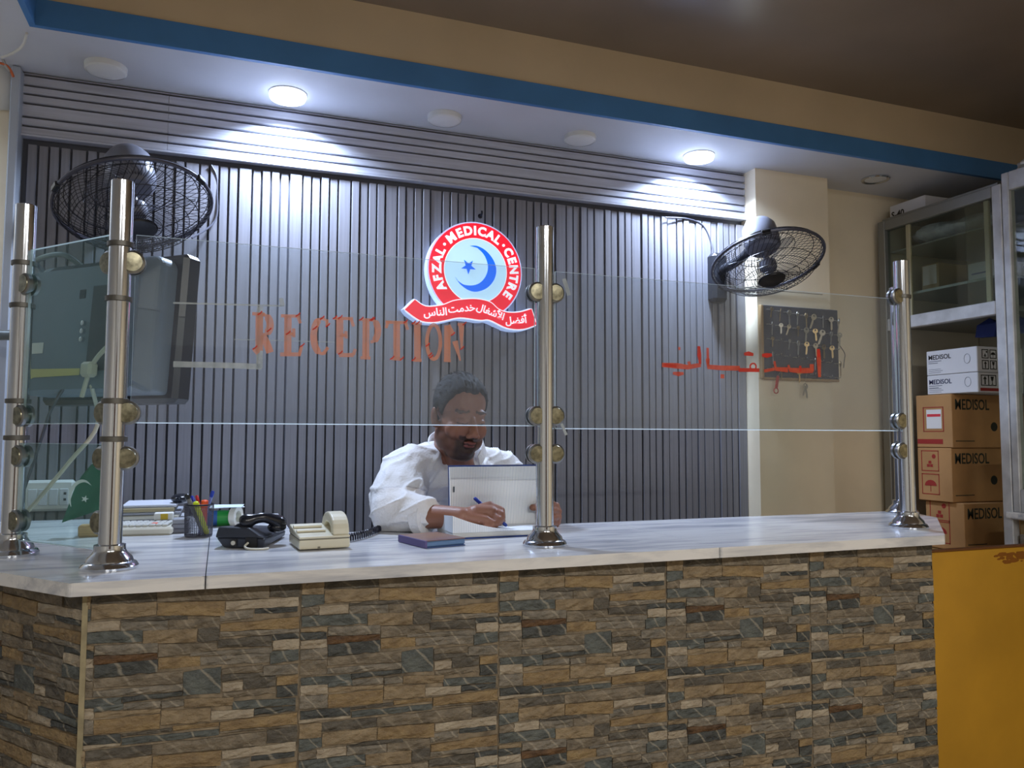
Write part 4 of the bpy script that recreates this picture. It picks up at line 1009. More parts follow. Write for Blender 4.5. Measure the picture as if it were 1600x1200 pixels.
z = ZT
for i, (nm, col) in enumerate(cols):
    h_ = .009 if i % 2 else .012
    o = build('file', MB().rbox((f0.x-.03+.012*(i % 3), fy+.004*(i % 2), z), (f1.x-.012*((i+1) % 2)-.006*i, fy+.2, z+h_), .002), mat(nm, col, .7), fl); z += h_+.0008
mp_ = atY(281, 795, 2.66)
ms = MB().ell((mp_.x, 2.72, z+.012), (.03, .045, .016), nu=18, nv=10)
tag(build('computer_mouse', ms, blk2), 'black computer mouse on top of the paper files', 'mouse')
e0 = atY(256, 815, 2.58)
er = thing('eraser_box', 'small white and yellow box lying at the edge of the keyboard', 'box', (e0.x, 2.58, ZT+.03))
build('box', MB().rbox((e0.x-.026, 2.56, ZT+.029), (e0.x+.026, 2.60, ZT+.05), .002), mat('white card', (222, 222, 216), .6), er)
build('yellow_print', MB().box((e0.x-.008, 2.5592, ZT+.031), (e0.x+.012, 2.5601, ZT+.048)), mat('yellow print', (206, 176, 50), .6), er)
for k in range(3):
    s0 = atY(281, 833-k*7, 2.5)
    tag(build('clip_box', MB().rbox((s0.x-.022+.002*k, 2.46, ZT+.0005+k*.0135), (s0.x+.025, 2.52, ZT+.0135+k*.0135), .002), mat('grey clip box %d' % k, (120+18*k, 122+18*k, 132+16*k), .5)), ['grey flat clip box at the bottom of the little pile left of the pen cup', 'grey flat clip box in the middle of the little pile left of the pen cup', 'pale flat clip box on top of the little pile left of the pen cup'][k], 'box', 'little boxes by the pen cup')
# tape roll and green glue tub on the right of the cup
g0 = atY(350, 812, 2.62)
gt = thing('glue_tub', 'green and blue tub lying behind the pen cup', 'tub', (g0.x, 2.62, ZT))
Mg = Matrix.Translation((g0.x, 2.62, ZT+.024)) @ Matrix.Rotation(PI/2, 4, 'Y')
build('tub_body', MB().lathe([(.022, -.05), (.024, -.045), (.024, -.005)], 24, Mg), mat('blue tub', (44, 92, 160), .4), gt)
build('green_band', MB().lathe([(.0244, -.02), (.0244, .018)], 24, Mg), mat('green band', (36, 150, 60), .4), gt)
tr_ = thing('tape_roll', 'white tape roll standing behind the charcoal telephone', 'tape', (g0.x+.035, 2.6, ZT))
ring = MB(); n = 28; Mt = Matrix.Translation((g0.x+.034, 2.6, ZT+.030)) @ Matrix.Rotation(math.radians(60), 4, 'Z') @ Matrix.Rotation(PI/2, 4, 'X')
ring.lathe([(.018, -.009), (.030, -.009), (.030, .009), (.018, .009), (.018, -.009)], n, Mt, caps=False, smooth=False)
build('roll', ring, mat('white tape', (216, 214, 204), .5), tr_)
for k, (zz, rot) in enumerate(((.060, .2), (.0615, -.15))):
    mb = MB().box((-.06, -.03, 0), (.055, .03, .0008), Matrix.Translation((g0.x+.0, 2.61, ZT+zz)) @ Matrix.Rotation(rot, 4, 'Z') @ Matrix.Rotation(.06, 4, 'X'))
    tag(build('paper_slip', mb, mat('slip paper %d' % k, (214-10*k, 220, 228), .7)), ['white paper slip lying on the tape roll and tub', 'upper bluish paper slip lying across the other slip'][k], 'paper')
# small flag on a stand
fg = thing('table_flag', 'small green and white flag with crescent on a table stand', 'flag', atZ(142, 836, ZT))
b0 = atZ(142, 838, ZT)
build('stand_base', MB().rbox((b0.x-.03, b0.y-.02, ZT), (b0.x+.03, b0.y+.03, ZT+.032), .004), mat('pale wood stand', (186, 148, 96), .55, var=.1, vscale=30, stretch=(1, 8, 8)), fg)
FY = b0.y+.004
s1 = atY(160, 712, FY)
build('staff', MB().tube([(b0.x+.02, FY, ZT+.03), (s1.x+.004, FY, s1.z)], .003, 8), chrome, fg)
def cloth(polyf, nx, ny, name, m, off):
    mb = MB(); vs_ = []
    for j in range(ny+1):
        for i in range(nx+1):
            s, t = i/nx, j/ny; x, y = polyf(s, t); p = atY(x, y, FY)
            vs_.append((p.x, FY-.008*math.sin(3.5*s+5*t)-.004+off, p.z))
    fs_ = [(j*(nx+1)+i, j*(nx+1)+i+1, (j+1)*(nx+1)+i+1, (j+1)*(nx+1)+i) for j in range(ny) for i in range(nx)]
    N = len(vs_); mb.add(vs_+[(x, y+.0008, z) for x, y, z in vs_], fs_+[tuple(q+N for q in f[::-1]) for f in fs_], None, 0, True)
    return build(name, mb, m, fg)
def lerp2(a, b, t): return (a[0]+(b[0]-a[0])*t, a[1]+(b[1]-a[1])*t)
def flag_uv(s, t):            # s across from the left edge to the staff, t from top to bottom
    left = smooth2([(146, 722), (123, 752), (107, 790), (96, 817)], 8); right = smooth2([(158, 722), (159, 752), (158, 778), (157, 796)], 8)
    def at_(P, t): k = min(int(t*(len(P)-1)), len(P)-2); return lerp2(P[k], P[k+1], t*(len(P)-1)-k)
    x, y = lerp2(at_(left, t), at_(right, t), s); return (x, y)
flag_g = mat('green flag cloth', (8, 96, 66), .6); flag_w = mat('white flag cloth', (226, 230, 226), .6)
cloth(flag_uv, 10, 12, 'green_field', flag_g, 0)
cloth(lambda s, t: lerp2(flag_uv(0, t*.08), flag_uv(.8, t*.08), s), 4, 2, 'white_stripe', flag_w, -.0012)
def on_flag(x, y): p = atY(x, y, FY); return (p.x, p.z)
cr = smooth2([on_flag(*q) for q in ((112, 791), (108, 776), (113, 760), (124, 750), (136, 750), (145, 759))], 5)+smooth2([on_flag(*q) for q in ((144, 758), (134, 753), (124, 756), (116, 765), (112, 778), (113, 791))], 5)
build('crescent', MB().prism(cr, FY-.0155, FY-.0148), flag_w, fg)
c0 = on_flag(134, 779); build('star', MB().prism([(c0[0]+(.010 if i % 2 == 0 else .004)*math.sin(i*PI/5+.3), c0[1]+(.010 if i % 2 == 0 else .004)*math.cos(i*PI/5+.3)) for i in range(10)], FY-.0155, FY-.0148), flag_w, fg)

# ------------------------------------------------------------------ ledger
def ruled(name, scale, axis):
    m = bpy.data.materials.new(name); m.use_nodes = True; nt = m.node_tree; b = nt.nodes['Principled BSDF']; b.inputs['Roughness'].default_value = .75
    co = nt.nodes.new('ShaderNodeTexCoord'); w = nt.nodes.new('ShaderNodeTexWave'); w.bands_direction = axis; w.inputs['Scale'].default_value = scale
    nt.links.new(co.outputs['Object'], w.inputs[0])
    r = nt.nodes.new('ShaderNodeValToRGB'); r.color_ramp.elements[0].position = .86; r.color_ramp.elements[0].color = lin((243, 246, 250)); r.color_ramp.elements[1].position = .97; r.color_ramp.elements[1].color = lin((160, 184, 204))
    nt.links.new(w.outputs[0], r.inputs[0]); nt.links.new(r.outputs[0], b.inputs['Base Color']); return m
rule_x = ruled('ruled paper', 62, 'X')
pe = mat('page edges', (206, 208, 206), .8, var=.08, vscale=40, stretch=(1, 1, 60)); bluec = mat('blue ledger cover', (34, 62, 128), .45, var=.2, vscale=30)
LY0, LY1 = 2.075, 2.235
lx0, lx1 = atZ(694, 838, ZT).x, atY(846, 800, 2.2).x
led = thing('ledger', 'large open ruled ledger with its far page held upright', 'ledger', (lx0, LY0, ZT))
build('lower_cover', MB().rbox((lx0, LY0, ZT), (lx1, LY1+.01, ZT+.004), .001), bluec, led)
build('page_block', MB().rbox((lx0+.003, LY0+.003, ZT+.004), (lx1-.003, LY1+.006, ZT+.017), .001), pe, led)
mb = MB(); vs_ = []; nx = 14
for j in range(2):
    for i in range(nx+1):
        s = i/nx; vs_.append((lx0+(lx1-lx0-.004)*s+.002, LY0+.002+(LY1-LY0)*j, ZT+.018+.046*max(0, 1-s*1.55)**1.8*(1-.25*j)))
fs_ = [(i, i+1, nx+2+i, nx+1+i) for i in range(nx)]; N = len(vs_)
mb.add(vs_, fs_, None, 0, True); mb.add(vs_+[(x, y, ZT+.0172) for x, y, z in vs_], [tuple(q+N for q in f[::-1]) for f in fs_]+[(i+1, i, N+i, N+i+1) for i in range(nx)]+[(0, nx+1, N+nx+1, N)])
build('curled_page', mb, rule_x, led)
uz = atY(770, 727, 2.262).z; ux0 = atY(703.5, 780, 2.25).x; ux1 = atY(850, 780, 2.25).x
def upright(x0, x1, y, th, z0, z1, lean): return hexa([Vector(p) for p in ((x0, y, z0), (x1, y, z0), (x1, y+th, z0), (x0, y+th, z0), (x0, y+lean, z1), (x1, y+lean, z1), (x1, y+lean+th, z1), (x0, y+lean+th, z1))])
build('upright_pages', upright(ux0, ux1, 2.240, .010, ZT+.004, uz-.004, .018), rule_x, led)
build('upright_cover', upright(ux0-.002, ux1+.004, 2.2505, .003, ZT+.002, uz+.001, .018), bluec, led)
gz = atY(830, 826, 2.13)
build('green_mark', MB().box((lx1-.05, LY0+.004, ZT+.0195), (lx1-.012, LY0+.07, ZT+.0201)), mat('lime highlighter mark', (176, 226, 110), .7), led)
pw_ = atY(708, 766, 2.24)
build('handwritten_note', MB().box((pw_.x+.002, 2.2455, pw_.z-.006), (pw_.x+.006, 2.2475, pw_.z+.010)), mat('ink note', (70, 80, 90), .7), led)

# ------------------------------------------------------------------ right side: cabinet, boxes, gate
XC = 3.15
alu = mat('worn white aluminium', (196, 198, 202), .45, .25, var=.08, vscale=14); alu_g = mat('grey aluminium', (140, 142, 140), .4, .5)
dark_in = mat('cabinet back board', (196, 190, 172), .7); cg = glass('cabinet glass', (240, 245, 241), .05, (120, 126, 124), .04)
cy0, cy1 = 2.425, 3.062; zt_ = H+1.095; zb_ = .80
cab = thing('wall_cabinet', 'aluminium framed glass cabinet with an open lower bay against the back wall', 'cabinet', ((XC+XR)/2, 2.75, 0))
build('plinth', MB().box((XC+.02, cy0, 0), (XR-.01, cy1+.03, zb_)), mat('ochre plinth', (150, 122, 74), .7), cab)
for y_, nm in ((cy1, 'post'), (cy0, 'post')):
    build(nm, MB().rbox((XC-.012, y_-.022, zb_), (XC+.028, y_+.022, zt_), .003), alu if y_ == cy0 else alu_g, cab)
build('top_rail', MB().rbox((XC-.012, cy0+.023, zt_-.05), (XC+.028, cy1-.023, zt_), .003), alu_g, cab)
build('top_board', MB().box((XC+.0, cy0, zt_), (XR-.01, cy1, zt_+.012)), alu_g, cab)
build('middle_rail', MB().rbox((XC-.012, cy0+.023, H+.53), (XC+.028, cy1-.023, H+.59), .003), alu, cab)
build('shelf', MB().box((XC+.03, cy0+.01, H+.55), (XR-.01, cy1, H+.575)), alu_g, cab)
build('back_board', MB().box((XR-.02, cy0, zb_), (XR-.005, cy1, zt_)), dark_in, cab)
build('side_board', MB().box((XC+.03, cy1+.004, zb_), (XR-.02, cy1+.02, zt_)), dark_in, cab)
stile = mat('beige door stile', (176, 170, 140), .5)
ysA, ysB = atX(1418, 400, XC).y, atX(1541, 380, XC).y
for y_ in (ysA, ysB): build('door_stile', MB().rbox((XC+.004, y_-.012, H+.59), (XC+.018, y_+.012, zt_-.05), .002), stile, cab)
build('glass_door', MB().box((XC+.008, ysB+.012, H+.591), (XC+.013, cy1-.023, zt_-.051)), cg, cab)
build('glass_door', MB().box((XC-.001, cy0+.023, H+.591), (XC+.004, ysB+.1, zt_-.051)), cg, cab)
# near cabinet unit
cab2 = thing('wall_cabinet', 'second glass cabinet unit cut off by the right edge of the photograph', 'cabinet', ((XC+XR)/2, 2.05, 0))
build('plinth', MB().box((XC+.02, 1.6, 0), (XR-.01, cy0-.03, H-.345)), mat('ochre plinth', (150, 122, 74), .7), cab2)
for k in range(6):
    for c_ in range(3):
        build('stone', MB().rbox((XC+.004, 1.62+c_*.25+.03*(k % 2), H-.345-.06*(k+1)+.003), (XC+.021, 1.62+c_*.25+.24+.03*(k % 2), H-.345-.06*k-.003), .004), stone_m['lksgbt'[(k+c_) % 6]], cab2)
build('sill', MB().rbox((XC-.03, 1.6, H-.345), (XR-.01, cy0+.0, H-.315), .006), marble, cab2)
for y_ in (2.383, 1.65): build('post', MB().rbox((XC-.012, y_-.016, H-.315), (XC+.028, y_+.016, zt_+.04), .003), alu, cab2)
build('top_rail', MB().rbox((XC-.012, 1.667, zt_-.04), (XC+.028, 2.366, zt_+.04), .003), alu, cab2)
build('bottom_rail', MB().rbox((XC-.012, 1.667, H-.315), (XC+.028, 2.366, H-.22), .003), alu, cab2)
build('top_board', MB().box((XC+.03, 1.63, zt_+.028), (XR-.01, 2.40, zt_+.04)), alu_g, cab2)
build('glass_door', MB().box((XC+.004, 1.667, H-.219), (XC+.009, 2.366, zt_-.041)), cg, cab2)
build('back_board', MB().box((XR-.02, 1.63, H-.31), (XR-.005, 2.40, zt_)), dark_in, cab2)
for z_ in (.0, .36, .72): build('shelf', MB().box((XC+.05, 1.64, H+z_), (XR-.02, 2.36, H+z_+.012)), alu_g, cab2)

card = mat('brown cardboard', (176, 132, 84), .8, var=.06, vscale=5); wcard = mat('white cardboard', (216, 216, 220), .65, var=.02, vscale=4)
ink = mat('navy print', (28, 32, 74), .7); inkb = mat('black print', (34, 30, 28), .7); inkr = mat('brick red print', (150, 40, 34), .7); lblm = mat('white label', (224, 222, 220), .6)
def on_left(x, y0, z0):        # frame on a -X face: local X runs towards the camera (-Y), Z up, -Y local = outwards
    return frame((x, y0, z0), (0, -1, 0), z=(0, 0, 1))
def carton(x0, x1, y0, y1, z0, z1, label, white, kind):
    t = thing('carton', label, 'box', ((x0+x1)/2, (y0+y1)/2, z0), 'cartons stacked in the cabinet bay')
    build('body', MB().rbox((x0, y0, z0), (x1, y1, z1), .003), wcard if white else card, t)
    w, h = y1-y0, z1-z0; M = on_left(x0, y1, z0)
    F = Matrix.Translation((x0, y0, z0))
    def put(name, mb, m): o = build(name, mb, m, t); o['kind'] = 'stuff'; return o
    def pict(mb, u, v, s, M, f):      # framed pictogram
        for a in ((0, 0, s, .004), (0, s-.004, s, s), (0, 0, .004, s), (s-.004, 0, s, s)): mb.box((u+a[0], -.0009, v+a[1]), (u+a[2], .001, v+a[3]), M)
        if f == 'umbrella':
            mb.prism([(u+s*(.5+.34*math.cos(k*PI/8)), v+s*(.42+.28*math.sin(k*PI/8))) for k in range(9)], -.001, .001, M); mb.box((u+s*.485, -.001, v+s*.14), (u+s*.515, .001, v+s*.45), M)
        elif f == 'cube':
            for dx, dz in ((.32, .2), (.5, .2), (.41, .36)): mb.rbox((u+s*dx, -.001, v+s*dz), (u+s*(dx+.16), .001, v+s*(dz+.14)), .001, M)
            mb.prism([(u+s*(.72+.11*math.cos(k*PI/5)), v+s*(.72+.11*math.sin(k*PI/5))) for k in range(10)], -.001, .001, M)
        elif f == 'glass':
            mb.prism([(u+s*.3, v+s*.85), (u+s*.7, v+s*.85), (u+s*.6, v+s*.5), (u+s*.53, v+s*.45), (u+s*.53, v+s*.2), (u+s*.65, v+s*.12), (u+s*.35, v+s*.12), (u+s*.47, v+s*.2), (u+s*.47, v+s*.45), (u+s*.4, v+s*.5)], -.001, .001, M)
        else:
            mb.prism([(u+s*.5, v+s*.88), (u+s*.72, v+s*.6), (u+s*.57, v+s*.6), (u+s*.57, v+s*.12), (u+s*.43, v+s*.12), (u+s*.43, v+s*.6), (u+s*.28, v+s*.6)], -.001, .001, M)
    if white:
        tb = text_mb('MEDISOL', .031, .0004, .0004, False); put('print', moved(tb, M @ Matrix.Translation((.012, -.0006, h-.042))), ink if kind else inkb)
        mb = MB()
        for k in range(2): mb.box((.012, -.0006, h-.052-.009*k), (.085-.02*k, .001, h-.049-.009*k), M)
        for k in range(3): mb.box((.012, -.0006, .010+.008*k), (.08+.01*(k % 2), .001, .012+.008*k), M)
        mb.tube([M @ Vector((w-.05+.016*math.cos(q*PI/8), -.001, h*.55+.022*math.sin(q*PI/8))) for q in range(16)], .0008, 4, closed=True)
        put('small_print', mb, mat('grey print', (110, 112, 124), .7))
        mb = MB()
        if kind: pict(mb, .02, .03, .05, F, 'arrow'); pict(mb, .065, .03, .05, F, 'glass'); 
        else:
            for k, (u, v) in enumerate(((.03, .012), (.08, .012), (.03, .062), (.08, .062))): pict(mb, u, v, .042, F, ('arrow', 'glass', 'cube', 'umbrella')[k])
        put('pictograms', mb, inkb)
        if kind: put('red_bar', MB().box((.015, -.0008, .006), (.13, .001, .020), F), inkr)
    else:
        tb = text_mb('MEDISOL', .07, .0004, .0009, False); tb.v = [(v[0]*.78, v[1], v[2]) for v in tb.v]
        put('print', moved(tb, F @ Matrix.Translation((.02, -.0006, h-.072))), mat('dark green print', (40, 44, 34), .7))
        mb = MB(); mb.box((.02, -.0008, .03), (.14, .001, .034), F); mb.prism([(.27+.022*math.cos(q*PI/6), .10+.022*math.sin(q*PI/6)) for q in range(12)], -.0008, .001, F)
        put('small_print', mb, mat('dark green print', (40, 44, 34), .7))
        mb = MB()
        if kind == 'label':
            put('label', MB().box((w*.30, -.0012, h*.36), (w*.72, .001, h*.72), M), lblm)
            put('label_stripe', MB().box((w*.32, -.002, h*.585), (w*.70, -.001, h*.635), M), mat('bright red print', (214, 60, 70), .6))
            put('red_bar', MB().box((w*.02, -.001, h*.07), (w*.74, .001, h*.16), M), inkr)
            for a in ((.2, .3, .78, .315), (.2, .755, .78, .77), (.2, .3, .225, .77), (.755, .3, .78, .77)): mb.box((w*a[0], -.0008, h*a[1]), (w*a[2], .001, h*a[3]), M)
        else:
            pict(mb, w*.12, h*.56, w*.52, M, 'cube'); pict(mb, w*.12, h*.12, w*.52, M, 'umbrella')
        put('pictograms', mb, inkr)
    return t
bx = 3.2; k_ = bx/3.3
def zc(v): return H+v*k_
carton(bx+.02, bx+.50, 2.705, 2.915, .803, zc(-.318), 'brown carton at the bottom of the stack, half hidden by the counter', False, 'pict')
carton(bx, bx+.48, 2.745, 2.935, zc(-.316), zc(-.056), 'brown carton with framed cube and umbrella signs, second from the bottom', False, 'pict')
carton(bx, bx+.48, 2.735, 2.935, zc(-.054), zc(.206), 'brown carton with a white label under the white boxes', False, 'label')
carton(bx+.01, bx+.30, 2.602, 2.875, zc(.208), zc(.302), 'white carton with navy print resting on the brown cartons', True, 1)
carton(bx+.01, bx+.30, 2.602, 2.875, zc(.304), zc(.424), 'white carton with black print, topmost in the open bay', True, 0)
# things inside the upper part of the cabinet
def small_box(px0, px1, yt, yb, X, depth, m, lab, front_m=None):
    a, b = atX(px0, yb, X), atX(px1, yt, X); zb__ = SHZ+.0125; h = b.z-a.z
    t = thing('storage_box', lab, 'box', (X+depth/2, (a.y+b.y)/2, zb__))
    build('body', MB().rbox((X, min(a.y, b.y), zb__), (X+depth, max(a.y, b.y), zb__+h), .002), m, t)
    return t, min(a.y, b.y), max(a.y, b.y), zb__, h
SHZ = atX(1455, 458, 3.3).z-.012
build('shelf', MB().box((XC+.04, cy0+.02, SHZ), (XR-.02, cy1-.01, SHZ+.012)), mat('clear shelf', (150, 158, 156), .2), cab)
t, y0, y1, z0, h = small_box(1441, 1466, 409, 460, 3.3, .3, mat('brown box', (170, 150, 116), .7), 'brown box with a white label behind the cabinet glass')
build('label', MB().box((3.2985, y0+.012, z0+h*.3), (3.301, y1-.008, z0+h*.96)), lblm, t)
t, y0, y1, z0, h = small_box(1513, 1552, 402, 444, 3.3, .25, wcard, 'white box standing to the right behind the cabinet glass')
build('print', MB().box((3.2985, y0+.03, z0+h*.45), (3.301, y1-.02, z0+h*.52)), mat('blue print', (60, 80, 150), .7), t)
plast = mat('crumpled clear plastic', (188, 194, 204), .22, var=.1, vscale=20, bump=1, bscale=30)
def lump(c, r, name, lab, cat, m, seed, amp=.25, n=(28, 16)):
    mb = MB().ell((0, 0, 0), r, nu=n[0], nv=n[1]); out = []
    for v in mb.v:
        p = Vector(v); k = 1+amp*noise.noise(p*14+Vector((seed, 0, 0)))+amp*.5*noise.noise(p*40); out.append((c[0]+p.x*k, c[1]+p.y*k, c[2]+max(p.z*k, -r[2])))
    mb.v = out; return tag(build(name, mb, m), lab, cat)
shelf2 = MB().box((XC+.04, cy0+.02, H+.935), (XR-.02, cy1-.01, H+.942))
build('shelf', shelf2, mat('clear shelf', (150, 158, 156), .2), cab)
lump((3.36, 2.78, H+.942+.056), (.17, .24, .056), 'plastic_bundle', 'bundle of clear plastic wrapping on the upper cabinet shelf', 'plastic', plast, 2)
lump((3.36, 2.28, zt_+.04+.045), (.17, .17, .045), 'plastic_bag', 'crumpled translucent bag on top of the cabinets', 'bag', mat('milky bag', (206, 204, 198), .4, var=.06, vscale=14, bump=.8, bscale=24), 5)
a, b = atX(1388, 335, 3.2), atX(1440, 312, 3.2)
t = thing('storage_box', 'flat white box lying on top of the cabinet at its far end', 'box', (3.3, (a.y+b.y)/2, zt_+.012))
build('body', MB().rbox((3.2, b.y-.02, zt_+.0125), (3.55, a.y-.01, zt_+.085), .002), wcard, t)
tb = text_mb('S-40', .045, .0004, .001, False); o = build('print', moved(tb, on_left(3.2, a.y-.02, zt_+.02) @ Matrix.Translation((.0, -.0006, .0))), inkb, t); o['kind'] = 'stuff'
for i, yy in enumerate((2.50, 2.62)):
    p = Vector((3.30, yy, H+.548)); mb = MB()
    mb.add([p+Vector(v) for v in ((0,-.05,-.03),(0,.05,-.03),(.05,.05,-.03),(.05,-.05,-.03),(0,-.035,-.09),(0,.06,-.085),(.04,.06,-.085),(.04,-.035,-.09),(.02,0,0))], [(0,1,5,4),(1,2,6,5),(2,3,7,6),(3,0,4,7),(4,5,6,7),(1,0,8),(2,1,8),(3,2,8),(0,3,8)])
    tag(build('blue_bag', mb, mat('blue bag', (30, 52, 122), .5)), ['blue bag hanging under the cabinet rail beside the aluminium post', 'blue bag hanging under the cabinet rail further from the post'][i], 'bag')
# ochre gate closing the passage beside the counter
gz = atY(1460, 860, 2.2).z
ochre = mat('ochre painted board', (198, 148, 44), .42, var=.07, vscale=2.5)
gt = thing('passage_gate', 'ochre painted gate between the counter and the right cabinet', 'gate', (2.8, 2.2, 0))
build('panel', MB().rbox((2.40, 2.2, .03), (3.118, 2.225, gz-.008), .003), ochre, gt)
build('top_edge', MB().rbox((2.40, 2.198, gz-.008), (3.118, 2.228, gz), .002), mat('brown edge', (110, 66, 26), .6), gt)
mb = MB(); rn = random.Random(5); P0 = atY(1596, 861, 2.2)
for k in range(26):
    cx, cz = P0.x-.14*rn.random()**1.6, P0.z-.004-.035*rn.random()**2; r = .004+.012*rn.random()
    mb.prism([(cx+r*(1.4+.5*rn.random())*math.cos(q*PI/4), cz+r*.6*(.7+.6*rn.random())*math.sin(q*PI/4)) for q in range(8)], 2.1992-.00003*k, 2.2005)
o = build('worn_stain', mb, mat('rusty stain', (140, 84, 10), .8), gt); o['kind'] = 'stuff'
# ------------------------------------------------------------------ seated man writing
person = thing('person', 'man in a white collared shirt writing with a blue pen in the open ledger', 'person', (.72, 2.62, 0))
HC_ = atY(719, 647, 2.44)                                        # head centre
HM = Matrix.Translation(HC_) @ Matrix.Rotation(math.radians(9), 4, 'Z') @ Matrix.Rotation(math.radians(3), 4, 'Y') @ Matrix.Rotation(math.radians(15), 4, 'X')
HS = 1.03
def hp_(x, y, z): return HM @ Vector((x*HS, y*HS, z*HS))
def hell(mb, c, r, rot=0):
    tmp = MB().ell((0, 0, 0), [q*HS for q in r], nu=24, nv=16)
    R_ = HM @ Matrix.Translation(Vector(c)*HS) @ Matrix.Rotation(rot, 4, 'Y')
    mb.add([R_ @ Vector(v) for v in tmp.v], tmp.f)
S_R, S_L = atY(634, 738, 2.50), atY(784, 738, 2.66)
E_R, W_R = atY(622, 806, 2.315), atY(722, 808, 2.155)
E_L, W_L = atY(832, 800, 2.52), atY(864, 812, 2.335)
NB = atY(712, 712, 2.56)                                         # base of the neck
body = MB()
hell(body, (0, .014, .036), (.077, .097, .086)); hell(body, (0, -.026, -.022), (.068, .074, .084)); hell(body, (0, -.032, -.082), (.060, .058, .044))
hell(body, (0, -.078, -.098), (.027, .020, .020))
for s in (-1, 1):
    hell(body, (s*.040, -.060, -.036), (.028, .028, .032)); hell(body, (s*.081, .012, -.018), (.008, .019, .033), s*.15); hell(body, (s*.077, .004, -.035), (.012, .012, .014))
    hell(body, (s*.026, -.073, .022), (.028, .014, .011)); hell(body, (s*.031, -.084, -.003), (.017, .013, .010)); hell(body, (s*.0135, -.113, -.043), (.010, .010, .0085))
    hell(body, (s*.040, -.018, -.072), (.036, .055, .042))
hell(body, (0, -.045, -.112), (.045, .045, .026))
hell(body, (0, -.099, -.0655), (.023, .010, .0055)); hell(body, (0, -.097, -.0765), (.020, .010, .0065))
body.cap(hp_(0, -.094, .006), hp_(0, -.117, -.033), .0085*HS, .0145*HS)
body.cap(hp_(0, .02, -.06), NB+Vector((0, .02, -.02)), .064, .072); body.cap(hp_(0, -.01, -.10), NB+Vector((.012, -.045, -.055)), .045, .045)
chest = atY(702, 800, 2.60)
body.ell(tuple(chest), (.15, .11, .2)); body.ell((chest.x, chest.y, chest.z-.28), (.17, .13, .2))
body.cap(NB, S_R, .05, .055); body.cap(NB, S_L, .05, .055)
body.cap(S_R, E_R, .055, .043); body.cap(E_R, W_R, .043, .029)
body.cap(S_L, E_L, .053, .042); body.cap(E_L, W_L, .042, .028)
# right hand closed round the pen
K = [atY(766, 790, 2.165), atY(768, 797, 2.148), atY(766, 805, 2.132), atY(760, 813, 2.118)]
for k in K: body.cap(W_R.lerp(k, .12), k, .023, .0135)
body.cap(W_R.lerp(K[1], .5), (K[1]+K[2])/2, .026, .02)
F_ = [[(784, 797, 2.142), (785, 810, 2.128), (780, 818, 2.122)], [(783, 803, 2.126), (781, 815, 2.116), (772, 818, 2.118)],
      [(779, 811, 2.112), (775, 820, 2.108), (766, 819, 2.112)], [(771, 818, 2.104), (766, 824, 2.104), (758, 821, 2.108)]]
for k, ch in zip(K, F_):
    p = k; r = .0108
    for x, y, Y in ch:
        q = atY(x, y, Y); body.cap(p, q, r, r*.93); p = q; r *= .93
th = [atY(738, 797, 2.178), atY(760, 799, 2.186), atY(776, 806, 2.165), atY(785, 814, 2.142)]
for i in range(3): body.cap(th[i], th[i+1], .0135-.0012*i, .0125-.0012*i)
# left hand round the right edge of the upright page
KL = [atY(868, 791, 2.285), atY(871, 799, 2.28), atY(871, 808, 2.275), atY(868, 817, 2.272)]
for k in KL: body.cap(W_L, k, .024, .0145)
FL = [[(863, 787, 2.245), (852, 790, 2.225), (843, 794, 2.222)], [(866, 797, 2.24), (856, 800, 2.220), (846, 803, 2.218)], [(866, 808, 2.235), (857, 811, 2.216), (848, 813, 2.214)], [(863, 818, 2.232), (856, 820, 2.214), (849, 822, 2.210)]]
for k, ch in zip(KL, FL):
    p = k; r = .0108
    for x, y, Y in ch:
        q = atY(x, y, Y); body.cap(p, q, r, r*.94); p = q; r *= .94
tl = [atY(860, 797, 2.30), atY(846, 791, 2.235), atY(832, 793, 2.228)]
for i in range(2): body.cap(tl[i], tl[i+1], .0125-.001*i, .0115-.001*i)
bm = blob(body, .0036, 3)
# skin colour, beard, brows and lips belong to the skin itself
col = bm.color_attributes.new('tone', 'FLOAT_COLOR', 'POINT')
HI = HM.inverted()
skin, beard, lip, dark = [Vector(lin(c)[:3]) for c in ((146, 100, 80), (40, 30, 28), (128, 74, 66), (44, 32, 28))]
def sm(a, b, x): t = min(1, max(0, (x-a)/(b-a))); return t*t*(3-2*t)
vals = []
for v in bm.vertices:
    c = skin.copy(); q = (HI @ v.co)/HS
    if q.length < .19:
        j = noise.noise(q*70)*.006
        z, y, x = q.z+j, q.y+j, abs(q.x)
        front = 1-sm(-.02, .012, y)
        b = front*(1-sm(-.068, -.052, z+.35*max(0, x-.03)*-1))*(1-sm(-.118, -.13, -z) if False else 1)
        if z < -.125: b *= 1-sm(.125, .14, -z)
        mous = (1-sm(.030, .036, x))*sm(-.064, -.060, z)*(1-sm(-.051, -.047, z))*(1-sm(-.075, -.065, y))
        goat = (1-sm(.030, .044, x))*(1-sm(-.066, -.058, z))
        a = max(.52*b+.38*b*goat, .9*mous)
        side = sm(.058, .066, x)*(1-sm(-.0, .025, y))*sm(-.035, -.01, y)*(1-sm(.0, .04, z))
        a = max(a, .35*side)
        c = c.lerp(beard, min(1, a))
        if x < .021 and -.081 < z < -.0615 and y < -.094: c = lip.copy()
        if abs(z+.071) < .0016 and x < .02 and y < -.094: c = dark.copy()
        if .010 < x < .054 and abs(z-(.026-.10*max(0, x-.034))) < .0048 and y < -.06: c = c.lerp(dark, .8)
        if .016 < x < .046 and abs(z+.008+.05*abs(x-.031)) < .0022 and y < -.07: c = dark.copy()
    vals += [c.x, c.y, c.z, 1]
col.data.foreach_set('color', vals)
